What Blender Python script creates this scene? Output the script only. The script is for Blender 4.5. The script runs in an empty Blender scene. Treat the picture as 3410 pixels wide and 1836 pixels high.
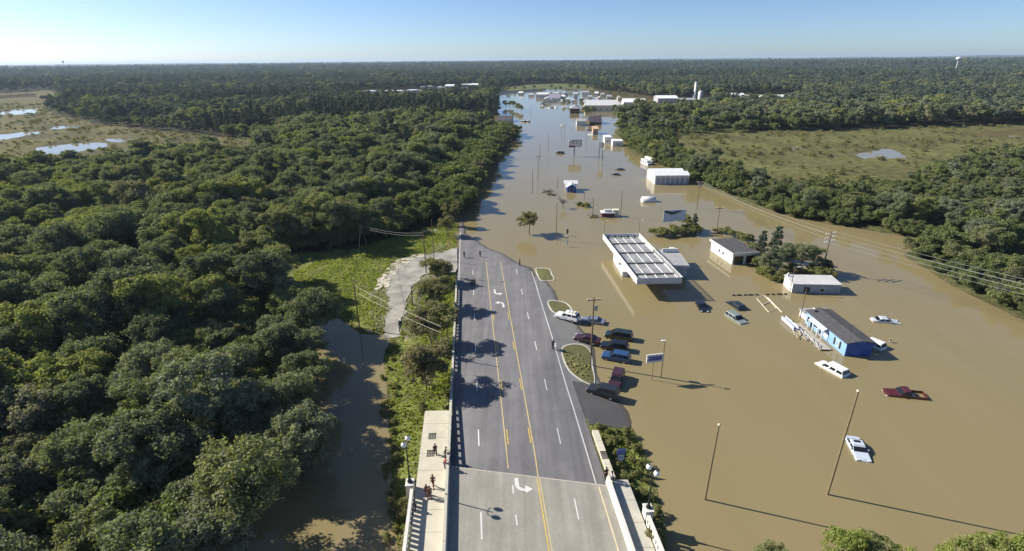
import bpy, bmesh, math, random
import numpy as np
from mathutils import Vector, Matrix, Euler

R = math.radians
rng = np.random.default_rng(7)
random.seed(7)
sc = bpy.context.scene
COL = sc.collection

# ------------------------------------------------------------------ camera, sky, sun, exposure
CAM_H = 47.0
PITCH, ROLL, FPX = R(22.1), R(0.53), 1766.0
cam_d = bpy.data.cameras.new("camera")
cam_d.sensor_fit = 'HORIZONTAL'
cam_d.sensor_width = 36.0
cam_d.lens = 36.0 * FPX / 3410.0
cam_d.clip_start = 0.5
cam_d.clip_end = 60000
cam = bpy.data.objects.new("camera", cam_d)
COL.objects.link(cam)
_fw = Vector((0, math.cos(PITCH), -math.sin(PITCH)))
_rt = Vector((1, 0, 0))
_up = _rt.cross(_fw)
_rt2 = _rt * math.cos(ROLL) - _up * math.sin(ROLL)
_up2 = _rt * math.sin(ROLL) + _up * math.cos(ROLL)
_m = Matrix((( _rt2.x, _up2.x, -_fw.x, 0), (_rt2.y, _up2.y, -_fw.y, 0),
             (_rt2.z, _up2.z, -_fw.z, CAM_H), (0, 0, 0, 1)))
cam.matrix_world = _m
sc.camera = cam

SUN_EL, SUN_AZ = R(33.3), R(-71.0)           # azimuth clockwise from +Y
world = bpy.data.worlds.new("World")
sc.world = world
world.use_nodes = True
_n = world.node_tree.nodes
_n.clear()
sky = _n.new("ShaderNodeTexSky")
sky.sky_type = 'NISHITA'
sky.sun_disc = False
sky.sun_elevation = SUN_EL
sky.sun_rotation = SUN_AZ
sky.altitude = 50
sky.air_density = 0.65
sky.dust_density = 0.5
sky.ozone_density = 5.0
_bg = _n.new("ShaderNodeBackground")
_bg.inputs[1].default_value = 0.083
_wo = _n.new("ShaderNodeOutputWorld")
world.node_tree.links.new(sky.outputs[0], _bg.inputs[0])
world.node_tree.links.new(_bg.outputs[0], _wo.inputs[0])
sun_d = bpy.data.lights.new("sun", 'SUN')
sun_d.energy = 5.0
sun_d.angle = R(0.53)
sun_d.color = (1.0, 0.93, 0.82)
sun = bpy.data.objects.new("sun", sun_d)
COL.objects.link(sun)
_sd = Vector((math.sin(SUN_AZ) * math.cos(SUN_EL), math.cos(SUN_AZ) * math.cos(SUN_EL), math.sin(SUN_EL)))
sun.rotation_euler = _sd.to_track_quat('Z', 'Y').to_euler()
sun.location = _sd * 200
sc.view_settings.view_transform = 'Standard'
sc.view_settings.look = 'None'
sc.view_settings.exposure = 0.75
sc.view_settings.gamma = 1.0
sc.render.engine = 'CYCLES'
sc.cycles.max_bounces = 6
sc.cycles.diffuse_bounces = 2
sc.cycles.glossy_bounces = 3
sc.cycles.transmission_bounces = 3
sc.cycles.transparent_max_bounces = 6
sc.cycles.volume_bounces = 0
sc.cycles.use_denoising = True

# ------------------------------------------------------------------ helpers
def G(x, y, z=0.0):
    """world point at height z below the photo position (x, y), photo taken as 2576 x 1387"""
    px, py = x * 1.32376 - 1705.0, y * 1.32376 - 918.0
    r = _fw + _rt2 * (px / FPX) - _up2 * (py / FPX)
    t = (z - CAM_H) / r.z
    return Vector((r.x * t, r.y * t, z))

def S(x, y, z=0.0):
    """same, with the photo taken as 3410 x 1836"""
    return G(x / 1.32376, y / 1.32376, z)

MATS = {}
def mat(name, col, rough=0.7, metal=0.0, var=0.12, scale=2.0, bump=0.0, spec=0.3, col2=None, coat=0.0):
    if name in MATS:
        return MATS[name]
    m = bpy.data.materials.new(name)
    m.use_nodes = True
    nt = m.node_tree
    p = nt.nodes["Principled BSDF"]
    p.inputs["Roughness"].default_value = rough
    p.inputs["Metallic"].default_value = metal
    p.inputs["Specular IOR Level"].default_value = spec
    p.inputs["Coat Weight"].default_value = coat
    tc = nt.nodes.new("ShaderNodeTexCoord")
    nz = nt.nodes.new("ShaderNodeTexNoise")
    nz.inputs["Scale"].default_value = scale
    nz.inputs["Detail"].default_value = 5
    nt.links.new(tc.outputs["Object"], nz.inputs["Vector"])
    mx = nt.nodes.new("ShaderNodeMix")
    mx.data_type = 'RGBA'
    c = np.array(col[:3])
    if col2 is None:
        a, b = c * (1 - var), np.minimum(c * (1 + var), 0.95)
    else:
        a, b = c, np.array(col2[:3])
    mx.inputs[6].default_value = (*a, 1)
    mx.inputs[7].default_value = (*b, 1)
    rp = nt.nodes.new("ShaderNodeMapRange")
    rp.inputs[1].default_value = 0.3
    rp.inputs[2].default_value = 0.7
    nt.links.new(nz.outputs["Fac"], rp.inputs[0])
    nt.links.new(rp.outputs[0], mx.inputs[0])
    nt.links.new(mx.outputs[2], p.inputs["Base Color"])
    if bump:
        bp = nt.nodes.new("ShaderNodeBump")
        bp.inputs["Strength"].default_value = bump
        bp.inputs["Distance"].default_value = 0.1
        nt.links.new(nz.outputs["Fac"], bp.inputs["Height"])
        nt.links.new(bp.outputs[0], p.inputs["Normal"])
    MATS[name] = m
    return m

def link(o, parent=None):
    COL.objects.link(o)
    if parent is not None:
        o.parent = parent
    return o

def mesh_obj(name, verts, faces, material, parent=None, smooth=False):
    me = bpy.data.meshes.new(name)
    me.from_pydata([tuple(v) for v in verts], [], [tuple(f) for f in faces])
    me.materials.append(material)
    if smooth:
        me.shade_smooth()
    me.update()
    return link(bpy.data.objects.new(name, me), parent)

def share(name, me, parent=None, loc=(0, 0, 0), rotz=0.0, scale=(1, 1, 1)):
    o = bpy.data.objects.new(name, me)
    link(o, parent)
    o.location = loc
    o.rotation_euler = (0, 0, rotz)
    o.scale = scale
    return o

def tag(o, label=None, cat=None, group=None, kind=None):
    if label: o["label"] = label
    if cat: o["category"] = cat
    if group: o["group"] = group
    if kind: o["kind"] = kind
    return o

def thing(name, label, cat, loc=(0, 0, 0), rotz=0.0, group=None):
    o = bpy.data.objects.new(name, None)
    o.empty_display_size = 0.3
    link(o)
    o.location = loc
    o.rotation_euler = (0, 0, rotz)
    return tag(o, label, cat, group)

class MB:
    """collects simple solids, then becomes one mesh object"""
    def __init__(s): s.v, s.f = [], []
    def add(s, v, f):
        n = len(s.v)
        s.v += [tuple(p) for p in v]
        s.f += [tuple(i + n for i in q) for q in f]
        return s
    def box(s, x0, x1, y0, y1, z0, z1):
        return s.add([(x0, y0, z0), (x1, y0, z0), (x1, y1, z0), (x0, y1, z0), (x0, y0, z1), (x1, y0, z1), (x1, y1, z1), (x0, y1, z1)],
                     [(0, 3, 2, 1), (4, 5, 6, 7), (0, 1, 5, 4), (1, 2, 6, 5), (2, 3, 7, 6), (3, 0, 4, 7)])
    def hexa(s, b, t):
        """b, t: four bottom and four top points, counter-clockwise from above"""
        return s.add(list(b) + list(t), [(0, 3, 2, 1), (4, 5, 6, 7), (0, 1, 5, 4), (1, 2, 6, 5), (2, 3, 7, 6), (3, 0, 4, 7)])
    def prism(s, prof, x0, x1):
        """profile [(y, z)] extruded along x"""
        n = len(prof)
        v = [(x0, y, z) for y, z in prof] + [(x1, y, z) for y, z in prof]
        f = [tuple(range(n - 1, -1, -1)), tuple(range(n, 2 * n))]
        f += [(i, (i + 1) % n, n + (i + 1) % n, n + i) for i in range(n)]
        return s.add(v, f)
    def tube(s, pts, r, n=8, cap=True):
        pts = [Vector(p) for p in pts]
        rr = r if isinstance(r, (list, tuple)) else [r] * len(pts)
        v, f = [], []
        for i, p in enumerate(pts):
            d = (pts[min(i + 1, len(pts) - 1)] - pts[max(i - 1, 0)]).normalized()
            a = d.cross(Vector((0, 0, 1)) if abs(d.z) < 0.9 else Vector((1, 0, 0))).normalized()
            b = d.cross(a)
            for k in range(n):
                t = 2 * math.pi * k / n
                v.append(p + a * (rr[i] * math.cos(t)) + b * (rr[i] * math.sin(t)))
        for i in range(len(pts) - 1):
            for k in range(n):
                k2 = (k + 1) % n
                f.append((i * n + k, i * n + k2, (i + 1) * n + k2, (i + 1) * n + k))
        if cap:
            f.append(tuple(range(n)))
            f.append(tuple(range((len(pts) - 1) * n + n - 1, (len(pts) - 1) * n - 1, -1)))
        return s.add(v, f)
    def lathe(s, prof, n=12, c=(0, 0, 0)):
        v, f = [], []
        for r, z in prof:
            for k in range(n):
                t = 2 * math.pi * k / n
                v.append((c[0] + r * math.cos(t), c[1] + r * math.sin(t), c[2] + z))
        for i in range(len(prof) - 1):
            for k in range(n):
                k2 = (k + 1) % n
                f.append((i * n + k, i * n + k2, (i + 1) * n + k2, (i + 1) * n + k))
        return s.add(v, f)
    def build(s, name, material, parent=None, smooth=False, bevel=0.0):
        o = mesh_obj(name, s.v, s.f, material, parent, smooth)
        bm = bmesh.new()
        bm.from_mesh(o.data)
        bmesh.ops.recalc_face_normals(bm, faces=bm.faces)
        bm.to_mesh(o.data)
        bm.free()
        if bevel:
            b = o.modifiers.new("bevel", 'BEVEL')
            b.width = bevel
            b.segments = 2
            b.limit_method = 'ANGLE'
        return o

# ------------------------------------------------------------------ the lie of the land
def poly(pts):
    out = []
    for p in pts:
        if p[0] == 'w': out.append((p[1], p[2]))
        else:
            q = G(*p) if len(p) == 3 else G(p[0], p[1], 0)
            out.append((q.x, q.y))
    return np.array(out)

def inside(pl, X, Y):
    r = np.zeros(X.shape, bool)
    n = len(pl)
    for i in range(n):
        x0, y0 = pl[i]; x1, y1 = pl[(i + 1) % n]
        if y0 == y1: continue
        c = ((y0 > Y) != (y1 > Y)) & (X < (x1 - x0) * (Y - y0) / (y1 - y0) + x0)
        r ^= c
    return r

def dist(pl, X, Y, closed=True):
    d = np.full(X.shape, 1e9)
    n = len(pl)
    for i in range(n if closed else n - 1):
        x0, y0 = pl[i]; x1, y1 = pl[(i + 1) % n]
        dx, dy = x1 - x0, y1 - y0
        t = np.clip(((X - x0) * dx + (Y - y0) * dy) / (dx * dx + dy * dy + 1e-9), 0, 1)
        d = np.minimum(d, np.hypot(X - x0 - t * dx, Y - y0 - t * dy))
    return d

W_MAIN = poly([(1681, 1400), (1673, 1352), (1662, 1269), (1639, 1171), (1600, 1090), (1577, 1058), (1574, 1040), (1550, 1010),
    (1512, 975), (1497, 940), (1492, 880), (1480, 850), (1463, 834), (1452, 819), (1440, 800), (1412, 775), (1400, 753), (1391, 729),
    (1373, 709), (1344, 693), (1335, 675), (1300, 663), (1265, 640), (1225, 625), (1210, 615), (1170, 588), (1165, 560),
    (1185, 520), (1200, 480), (1230, 430), (1250, 400), (1275, 365), (1310, 335), (1290, 320), (1190, 304), (1195, 297), (1255, 290), (1250, 262), (1250, 236),
    (1330, 226), (1420, 222), (1560, 232), (1700, 255), (1720, 262), (1560, 290), (1545, 325), (1580, 370), (1620, 400),
    (1690, 430), (1740, 452), (1800, 478), (1900, 520), (2000, 550), (2200, 583), (2330, 603), (2268, 640), (2400, 722),
    (2576, 808), (2900, 960), (3300, 1300), ('w', 120, -60), ('w', 16, -60)])
W_LEFT = poly([(1003, 1420), (985, 1200), (975, 1000), (965, 900), (985, 845), (905, 840), (850, 800), (700, 850),
    (300, 900), (-300, 1000), ('w', -150, -60), ('w', -10.5, -60)])
W_MID = np.array([(-12, 40), (17, 40), (17, -60), (-12, -60)], float)
W_PATCH = [poly(p) for p in (
    [(80, 372), (180, 362), (262, 360), (262, 373), (170, 386), (100, 392)],
    [(-90, 340), (20, 337), (60, 333), (130, 331), (70, 344), (0, 353), (-80, 360)],
    [(-80, 242), (0, 240), (90, 235), (92, 246), (20, 247), (-80, 252)],
    [(120, 210), (230, 207), (230, 212), (200, 217), (130, 216)],
    [(-60, 284), (20, 282), (40, 276), (92, 275), (95, 286), (40, 289), (-50, 292)],
    [(130, 318), (220, 314), (330, 309), (340, 314), (230, 320), (140, 325)],
    [(265, 350), (330, 347), (345, 352), (290, 360)],
    [(520, 365), (545, 363), (560, 371), (530, 374)],
    [(2400, 333), (2576, 325), (2700, 325), (2650, 345), (2440, 344)],
    [(2140, 388), (2240, 374), (2275, 396), (2160, 404)],
    [(1960, 372), (2010, 370), (2000, 378)])]
WATERS = [W_MAIN, W_LEFT, W_MID] + W_PATCH

def water_sd(X, Y):
    """distance to the nearest waterline, positive on land"""
    d = np.full(X.shape, 1e9)
    wet = np.zeros(X.shape, bool)
    for p in WATERS:
        ins = inside(p, X, Y)
        wet |= ins
    for p in WATERS:
        d = np.minimum(d, dist(p, X, Y))
    return np.where(wet, -d, d)

ROAD_X0, ROAD_K = 3.25, -0.0779          # left yellow line: x = X0 + K * y
def off(X, Y): return (X - (ROAD_X0 + ROAD_K * Y)) * 0.997
def rp(o, y): return (ROAD_X0 + ROAD_K * y + o / 0.997, y)
def zroad(Y): return np.interp(Y, [20, 50, 60, 90, 118, 150, 200], [1.85, 1.8, 1.6, 0.75, 0.28, 0.12, -0.4])

def vnoise(X, Y, s, seed=0):
    """cheap smooth noise from summed sines, about -1..1"""
    r = np.random.default_rng(seed)
    out = np.zeros_like(X, dtype=float)
    for k in range(7):
        a = r.uniform(0, 2 * math.pi); f = 2 * math.pi / (s * r.uniform(0.6, 1.9)); ph = r.uniform(0, 6.28)
        out += np.sin((X * math.cos(a) + Y * math.sin(a)) * f + ph)
    return out / 3.0

def ground_z(X, Y):
    X = np.asarray(X, float); Y = np.asarray(Y, float)
    sd = water_sd(X, Y)
    o = off(X, Y)
    rr0 = np.hypot(X, Y)
    sd = sd + np.clip((rr0 - 150) / 120, 0, 1) * (1.8 * vnoise(X, Y, 16, 61) + 2.6 * np.clip((rr0 - 250) / 150, 0, 1) * vnoise(X, Y, 42, 62))
    w = np.clip(1 - (np.abs(o - 2) - 11) / 9, 0, 1) * (Y < 200)
    w = w * w * (3 - 2 * w)
    cap = 0.55 + (zroad(Y) - 0.55) * w
    r = np.hypot(X, Y)
    cap = cap + 0.25 * vnoise(X, Y, 30, 3) * (1 - w) + np.clip((r - 2500) / 9000, 0, 1) * (26 + 8 * vnoise(X, Y, 2600, 5))
    z = np.where(sd > 0, np.minimum(cap, 0.14 * sd), np.maximum(-1.3, 0.14 * sd))
    return z

def gz1(x, y): return float(ground_z(np.array([x]), np.array([y]))[0])

# ------------------------------------------------------------------ ground, water
EX_NEAR = poly([(1165, 556), (1110, 566), (1040, 588), (960, 612), (880, 640), (800, 668), (770, 690), (800, 740, 8), (842, 800, 8),
    (862, 850, 8), (858, 920, 8), (830, 1010, 8), (790, 1080, 8), (710, 1190, 8), (620, 1300, 8), (540, 1420, 8),
    ('w', -26, 0), ('w', -26, -60), ('w', 60, -60), ('w', 60, 60), ('w', 0, 148)])
GRASS = poly([(1165, 556), (1110, 566), (1040, 588), (960, 612), (880, 640), (800, 660), (740, 690), (740, 760), (905, 850), (985, 850),
    (965, 900), (975, 1000), (985, 1200), (1003, 1420), (1690, 1420), (1650, 1171), (1600, 1080), (1500, 960), (1480, 800), (1344, 690), (1170, 590)])
EX_CORR = poly([(880, 634), (760, 638), (640, 650), (540, 664), (480, 680), (600, 700), (700, 712), (790, 730), (810, 668)])
EX_MARSH_L = poly([(-500, 236), (-200, 238), (0, 236), (120, 228), (190, 250), (108, 256), (130, 288), (250, 315), (400, 331), (520, 345), (645, 350),
    (650, 372, 10), (560, 378, 10), (480, 364, 10), (380, 366, 10), (275, 372, 10), (240, 397, 10), (80, 398, 10), (0, 405, 10), (-200, 410, 10), (-600, 420, 10)])
EX_MARSH_R = poly([(1690, 347), (1800, 337), (2000, 331), (2300, 323), (2576, 313), (2900, 302), (2900, 350, 7), (2576, 352, 7), (2430, 366, 7),
    (2350, 392, 7), (2290, 420, 7), (2150, 430, 7), (1990, 428, 7), (1860, 404, 7), (1720, 372, 7)])
EX_FIELDS = [poly(p) for p in (
    [(1065, 292), (1180, 289), (1290, 296), (1255, 312), (1090, 308)],
    [(880, 275), (1050, 268), (1060, 276), (900, 284)],
    [(1252, 222), (1330, 213), (1400, 211), (1475, 214), (1500, 228), (1420, 234), (1330, 236), (1252, 240)],
    [(1480, 236), (1545, 252), (1600, 254), (1700, 250), (1790, 246), (1800, 274), (1760, 290), (1690, 296), (1560, 302), (1545, 325), (1490, 300)],
    [(1820, 238), (2010, 238), (2040, 262), (1960, 278), (1830, 272)],
    [(895, 229), (1060, 226), (1205, 218), (1215, 238), (1060, 256), (905, 260)],
    [(1460, 187), (1530, 184), (1540, 193), (1465, 197)],
    [(1215, 298), (1300, 300), (1314, 334), (1262, 336), (1225, 318)])]
EXCL = [W_MAIN, EX_NEAR, EX_CORR, EX_MARSH_L, EX_MARSH_R] + EX_FIELDS

def polar_grid(r0, r1, nr, t0, t1, nt):
    rr = np.geomspace(r0, r1, nr)
    tt = np.radians(np.linspace(t0, t1, nt))
    Rr, Tt = np.meshgrid(rr, tt, indexing='ij')
    X, Y = Rr * np.sin(Tt), Rr * np.cos(Tt)
    i = np.arange(nr * nt).reshape(nr, nt)
    F = np.stack([i[:-1, :-1], i[:-1, 1:], i[1:, 1:], i[1:, :-1]], -1).reshape(-1, 4)[:, ::-1]
    return X, Y, F

def fast_mesh(name, V, F, material, col=None, smooth=True):
    me = bpy.data.meshes.new(name)
    n, k = len(V), F.shape[1]
    me.vertices.add(n)
    me.vertices.foreach_set("co", np.ascontiguousarray(V, np.float32).ravel())
    me.loops.add(F.size)
    me.loops.foreach_set("vertex_index", np.ascontiguousarray(F, np.int32).ravel())
    me.polygons.add(len(F))
    me.polygons.foreach_set("loop_start", np.arange(0, F.size, k, dtype=np.int32))
    me.polygons.foreach_set("loop_total", np.full(len(F), k, np.int32))
    me.update(calc_edges=True)
    me.polygons.foreach_set("use_smooth", np.full(len(F), smooth))
    if col is not None:
        a = me.color_attributes.new("zone", 'FLOAT_COLOR', 'POINT')
        a.data.foreach_set("color", np.ascontiguousarray(np.c_[col, np.ones(n)], np.float32).ravel())
    me.materials.append(material)
    return me

def zone_material(name, rough=0.95, s1=0.35, s2=3.0, amt=0.45):
    m = bpy.data.materials.new(name)
    m.use_nodes = True
    nt = m.node_tree
    p = nt.nodes["Principled BSDF"]
    p.inputs["Roughness"].default_value = rough
    p.inputs["Specular IOR Level"].default_value = 0.1
    at = nt.nodes.new("ShaderNodeVertexColor"); at.layer_name = "zone"
    tc = nt.nodes.new("ShaderNodeTexCoord")
    fac = None
    for s in (s1, s2):
        nz = nt.nodes.new("ShaderNodeTexNoise")
        nz.inputs["Scale"].default_value = s
        nz.inputs["Detail"].default_value = 6
        nt.links.new(tc.outputs["Object"], nz.inputs["Vector"])
        mr = nt.nodes.new("ShaderNodeMapRange")
        mr.inputs[1].default_value = 0.3; mr.inputs[2].default_value = 0.7
        mr.inputs[3].default_value = 1 - amt; mr.inputs[4].default_value = 1 + amt
        nt.links.new(nz.outputs["Fac"], mr.inputs[0])
        if fac is None: fac = mr.outputs[0]
        else:
            mu = nt.nodes.new("ShaderNodeMath"); mu.operation = 'MULTIPLY'
            nt.links.new(fac, mu.inputs[0]); nt.links.new(mr.outputs[0], mu.inputs[1])
            fac = mu.outputs[0]
    vm = nt.nodes.new("ShaderNodeVectorMath"); vm.operation = 'SCALE'
    nt.links.new(at.outputs["Color"], vm.inputs[0])
    nt.links.new(fac, vm.inputs["Scale"])
    nt.links.new(vm.outputs[0], p.inputs["Base Color"])
    bp = nt.nodes.new("ShaderNodeBump")
    bp.inputs["Strength"].default_value = 0.5
    bp.inputs["Distance"].default_value = 0.3
    nt.links.new(fac, bp.inputs["Height"])
    nt.links.new(bp.outputs[0], p.inputs["Normal"])
    return m

X, Y, F = polar_grid(24, 15000, 430, -75, 75, 460)
Z = ground_z(X, Y)
o_ = off(X, Y)
under = ((o_ > -10.5) & (o_ < 11.3) & (Y > 30) & (Y < 150)) | ((o_ > 10) & (o_ < 16) & (Y > 62) & (Y < 115) & (Z < 1.2))
Zt = np.where(under, Z - 0.22, Z)
sdv = Z / 0.14
shape = X.shape
colz = np.zeros(shape + (3,))
colz[:] = (0.040, 0.038, 0.020)
r_ = np.hypot(X, Y)
far = np.clip((r_ - 1500) / 1500, 0, 1)[..., None]
colz = colz * (1 - far) + np.array((0.040, 0.055, 0.026)) * far
def paint(mask, c):
    colz[mask] = c
paint(inside(GRASS, X, Y) | inside(EX_CORR, X, Y), (0.150, 0.168, 0.048))
nzv = vnoise(X, Y, 45, 11)
TRK = np.array([tuple(S(a, b, .5).xy) for a, b in [(1522, 820), (1410, 852), (1318, 890), (1282, 960), (1296, 1035), (1280, 1120), (1330, 1120), (1344, 1040), (1372, 970), (1415, 920), (1470, 906), (1524, 905)]])
tdist = np.where(inside(TRK, X, Y), 0, dist(TRK, X, Y)) + 1.4 * vnoise(X, Y, 5, 14)
dirt = (tdist < 2.6) & (Y < 150)
paint(dirt, (0.215, 0.195, 0.145))
paint((X > 30) & (r_ < 420) & (X > 0.05 * Y + 12), (0.085, 0.092, 0.036))
ml = inside(EX_MARSH_L, X, Y)
colz[ml] = np.array((0.110, 0.100, 0.040)) + np.clip(nzv[ml], -1, 1)[:, None] * np.array((0.028, 0.022, 0.008))
mr = inside(EX_MARSH_R, X, Y)
colz[mr] = np.array((0.122, 0.119, 0.047)) + np.clip(nzv[mr], -1, 1)[:, None] * np.array((0.018, 0.020, 0.006))
for p_ in EX_FIELDS:
    paint(inside(p_, X, Y), (0.12, 0.135, 0.055))
shore = (Z < 0.14) & (Z > -0.6)
colz[shore] = colz[shore] * 0.55 + np.array((0.115, 0.090, 0.050)) * 0.45
colz[Z <= -0.02] = (0.12, 0.095, 0.055)
me = fast_mesh("terrain", np.c_[X.ravel(), Y.ravel(), Zt.ravel()], F, zone_material("soil_and_grass"), colz.reshape(-1, 3))
tag(link(bpy.data.objects.new("terrain", me)), kind="structure")

# muddy flood water
wm = bpy.data.materials.new("muddy_water")
wm.use_nodes = True
nt = wm.node_tree
p = nt.nodes["Principled BSDF"]
p.inputs["Roughness"].default_value = 0.07
p.inputs["IOR"].default_value = 1.33
p.inputs["Specular IOR Level"].default_value = 0.5
tc = nt.nodes.new("ShaderNodeTexCoord")
nz = nt.nodes.new("ShaderNodeTexNoise"); nz.inputs["Scale"].default_value = 0.02; nz.inputs["Detail"].default_value = 3
nt.links.new(tc.outputs["Object"], nz.inputs["Vector"])
mpw = nt.nodes.new("ShaderNodeMapping"); mpw.inputs["Rotation"].default_value = (0, 0, R(-20)); mpw.inputs["Scale"].default_value = (1.0, 0.16, 1.0)
nt.links.new(tc.outputs["Object"], mpw.inputs["Vector"]); nt.links.new(mpw.outputs[0], nz.inputs["Vector"])
nz.inputs["Scale"].default_value = 0.09; nz.inputs["Detail"].default_value = 6; nz.inputs["Distortion"].default_value = 1.2
mx = nt.nodes.new("ShaderNodeMix"); mx.data_type = 'RGBA'
mx.inputs[6].default_value = (0.208, 0.171, 0.083, 1)
mx.inputs[7].default_value = (0.252, 0.206, 0.106, 1)
nt.links.new(nz.outputs["Fac"], mx.inputs[0])
nt.links.new(mx.outputs[2], p.inputs["Base Color"])
n2 = nt.nodes.new("ShaderNodeTexNoise"); n2.inputs["Scale"].default_value = 1.3; n2.inputs["Detail"].default_value = 3
nt.links.new(tc.outputs["Object"], n2.inputs["Vector"])
bp = nt.nodes.new("ShaderNodeBump"); bp.inputs["Strength"].default_value = 0.05; bp.inputs["Distance"].default_value = 0.08
nt.links.new(n2.outputs["Fac"], bp.inputs["Height"])
nt.links.new(bp.outputs[0], p.inputs["Normal"])
wo = mesh_obj("flood_water", [(-16000, -300, 0), (16000, -300, 0), (16000, 16000, 0), (-16000, 16000, 0)], [(0, 1, 2, 3)], wm)
tag(wo, kind="structure")

# ------------------------------------------------------------------ road
def road_material(name, base, streak, rough=0.85, fine=40.0, blot=0.10):
    """pavement: fine grain, blotches, and lengthwise wheel-worn streaks along the lanes"""
    m = bpy.data.materials.new(name)
    m.use_nodes = True
    nt = m.node_tree
    p = nt.nodes["Principled BSDF"]
    p.inputs["Roughness"].default_value = rough
    p.inputs["Specular IOR Level"].default_value = 0.25
    tc = nt.nodes.new("ShaderNodeTexCoord")
    mp = nt.nodes.new("ShaderNodeMapping")
    mp.inputs["Rotation"].default_value = (0, 0, -R(4.45))
    mp.inputs["Scale"].default_value = (1.0, 0.03, 1.0)
    nt.links.new(tc.outputs["Object"], mp.inputs["Vector"])
    fac = None
    for src, s, a in ((mp.outputs[0], 1.1, streak), (tc.outputs["Object"], 0.35, blot), (tc.outputs["Object"], fine * 0.1, 0.07)):
        nz = nt.nodes.new("ShaderNodeTexNoise")
        nz.inputs["Scale"].default_value = s
        nz.inputs["Detail"].default_value = 4
        nt.links.new(src, nz.inputs["Vector"])
        mr = nt.nodes.new("ShaderNodeMapRange")
        mr.inputs[1].default_value = 0.3; mr.inputs[2].default_value = 0.7
        mr.inputs[3].default_value = 1 - a; mr.inputs[4].default_value = 1 + a
        nt.links.new(nz.outputs["Fac"], mr.inputs[0])
        if fac is None: fac = mr.outputs[0]
        else:
            mu = nt.nodes.new("ShaderNodeMath"); mu.operation = 'MULTIPLY'
            nt.links.new(fac, mu.inputs[0]); nt.links.new(mr.outputs[0], mu.inputs[1])
            fac = mu.outputs[0]
    vm = nt.nodes.new("ShaderNodeVectorMath"); vm.operation = 'SCALE'
    vm.inputs[0].default_value = base
    nt.links.new(fac, vm.inputs["Scale"])
    # wet silt left by the flood on the lowest pavement
    ge = nt.nodes.new("ShaderNodeNewGeometry"); sx = nt.nodes.new("ShaderNodeSeparateXYZ")
    nt.links.new(ge.outputs["Position"], sx.inputs[0])
    nw = nt.nodes.new("ShaderNodeTexNoise"); nw.inputs["Scale"].default_value = 0.6; nw.inputs["Detail"].default_value = 5
    nt.links.new(tc.outputs["Object"], nw.inputs["Vector"])
    ms = nt.nodes.new("ShaderNodeMath"); ms.operation = 'MULTIPLY_ADD'; ms.inputs[1].default_value = -0.16
    nt.links.new(nw.outputs["Fac"], ms.inputs[0]); nt.links.new(sx.outputs[2], ms.inputs[2])
    wr_ = nt.nodes.new("ShaderNodeMapRange"); wr_.inputs[1].default_value = -0.06; wr_.inputs[2].default_value = 0.07
    wr_.inputs[3].default_value = 1.0; wr_.inputs[4].default_value = 0.0
    nt.links.new(ms.outputs[0], wr_.inputs[0])
    mxw = nt.nodes.new("ShaderNodeMix"); mxw.data_type = 'RGBA'
    mxw.inputs[7].default_value = (0.085, 0.072, 0.052, 1)
    nt.links.new(wr_.outputs[0], mxw.inputs[0]); nt.links.new(vm.outputs[0], mxw.inputs[6])
    nt.links.new(mxw.outputs[2], p.inputs["Base Color"])
    rw = nt.nodes.new("ShaderNodeMapRange"); rw.inputs[3].default_value = rough; rw.inputs[4].default_value = 0.35
    nt.links.new(wr_.outputs[0], rw.inputs[0]); nt.links.new(rw.outputs[0], p.inputs["Roughness"])
    return m

ASPHALT = road_material("worn_asphalt", (0.170, 0.166, 0.170), 0.17)
ASPHALT_DARK = road_material("newer_asphalt", (0.085, 0.083, 0.085), 0.05)
ASPHALT_LOT = road_material("lot_asphalt", (0.185, 0.182, 0.178), 0.04)
CONCRETE_DECK = road_material("deck_concrete", (0.285, 0.272, 0.232), 0.15)
GRAVEL = road_material("gravel", (0.285, 0.27, 0.235), 0.06, fine=90, blot=0.3)

def joint_y(o):                       # skewed joint between asphalt and bridge deck
    return np.interp(o, [-8, 12], [50.6, 46.9])

def sheet(name, rows, material, dz, flat=None):
    """rows: list of rows of (x, y); z follows the ground"""
    A = np.array(rows, float)
    n, k = A.shape[:2]
    z = ground_z(A[..., 0], A[..., 1]) + dz if flat is None else np.full((n, k), flat)
    i = np.arange(n * k).reshape(n, k)
    Fq = np.stack([i[:-1, :-1], i[:-1, 1:], i[1:, 1:], i[1:, :-1]], -1).reshape(-1, 4)
    me = fast_mesh(name, np.c_[A.reshape(-1, 2), z.ravel()], Fq, material)
    bm = bmesh.new(); bm.from_mesh(me); bmesh.ops.recalc_face_normals(bm, faces=bm.faces)
    if sum(f.normal.z for f in bm.faces) < 0: bmesh.ops.reverse_faces(bm, faces=bm.faces)
    bm.to_mesh(me); bm.free()
    return link(bpy.data.objects.new(name, me))

OS = np.linspace(-6.95, 11.4, 24)
road = sheet("road", [[rp(o, joint_y(o) + t * (165 - joint_y(o))) for o in OS] for t in np.linspace(0, 1, 190)], ASPHALT, 0.05)
tag(road, kind="structure")

# painted markings, children of the road
PAINT_W = mat("white_road_paint", (0.62, 0.61, 0.58), 0.6, var=0.10, scale=3)
PAINT_Y = mat("yellow_road_paint", (0.60, 0.42, 0.10), 0.6, var=0.15, scale=3)
PAINT_YF = mat("faded_yellow_paint", (0.50, 0.41, 0.22), 0.7, var=0.12, scale=2)

def strip(name, o0, o1, y0, y1, w, material, parent, dz=0.078, step=1.0, flat=None):
    n = max(2, int((y1 - y0) / step) + 1)
    rows = []
    for t in np.linspace(0, 1, n):
        y = y0 + (y1 - y0) * t
        o = o0 + (o1 - o0) * t
        rows.append([rp(o - w / 2, y), rp(o + w / 2, y)])
    s_ = sheet(name, rows, material, dz, flat)
    s_.parent = parent
    return s_

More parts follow.
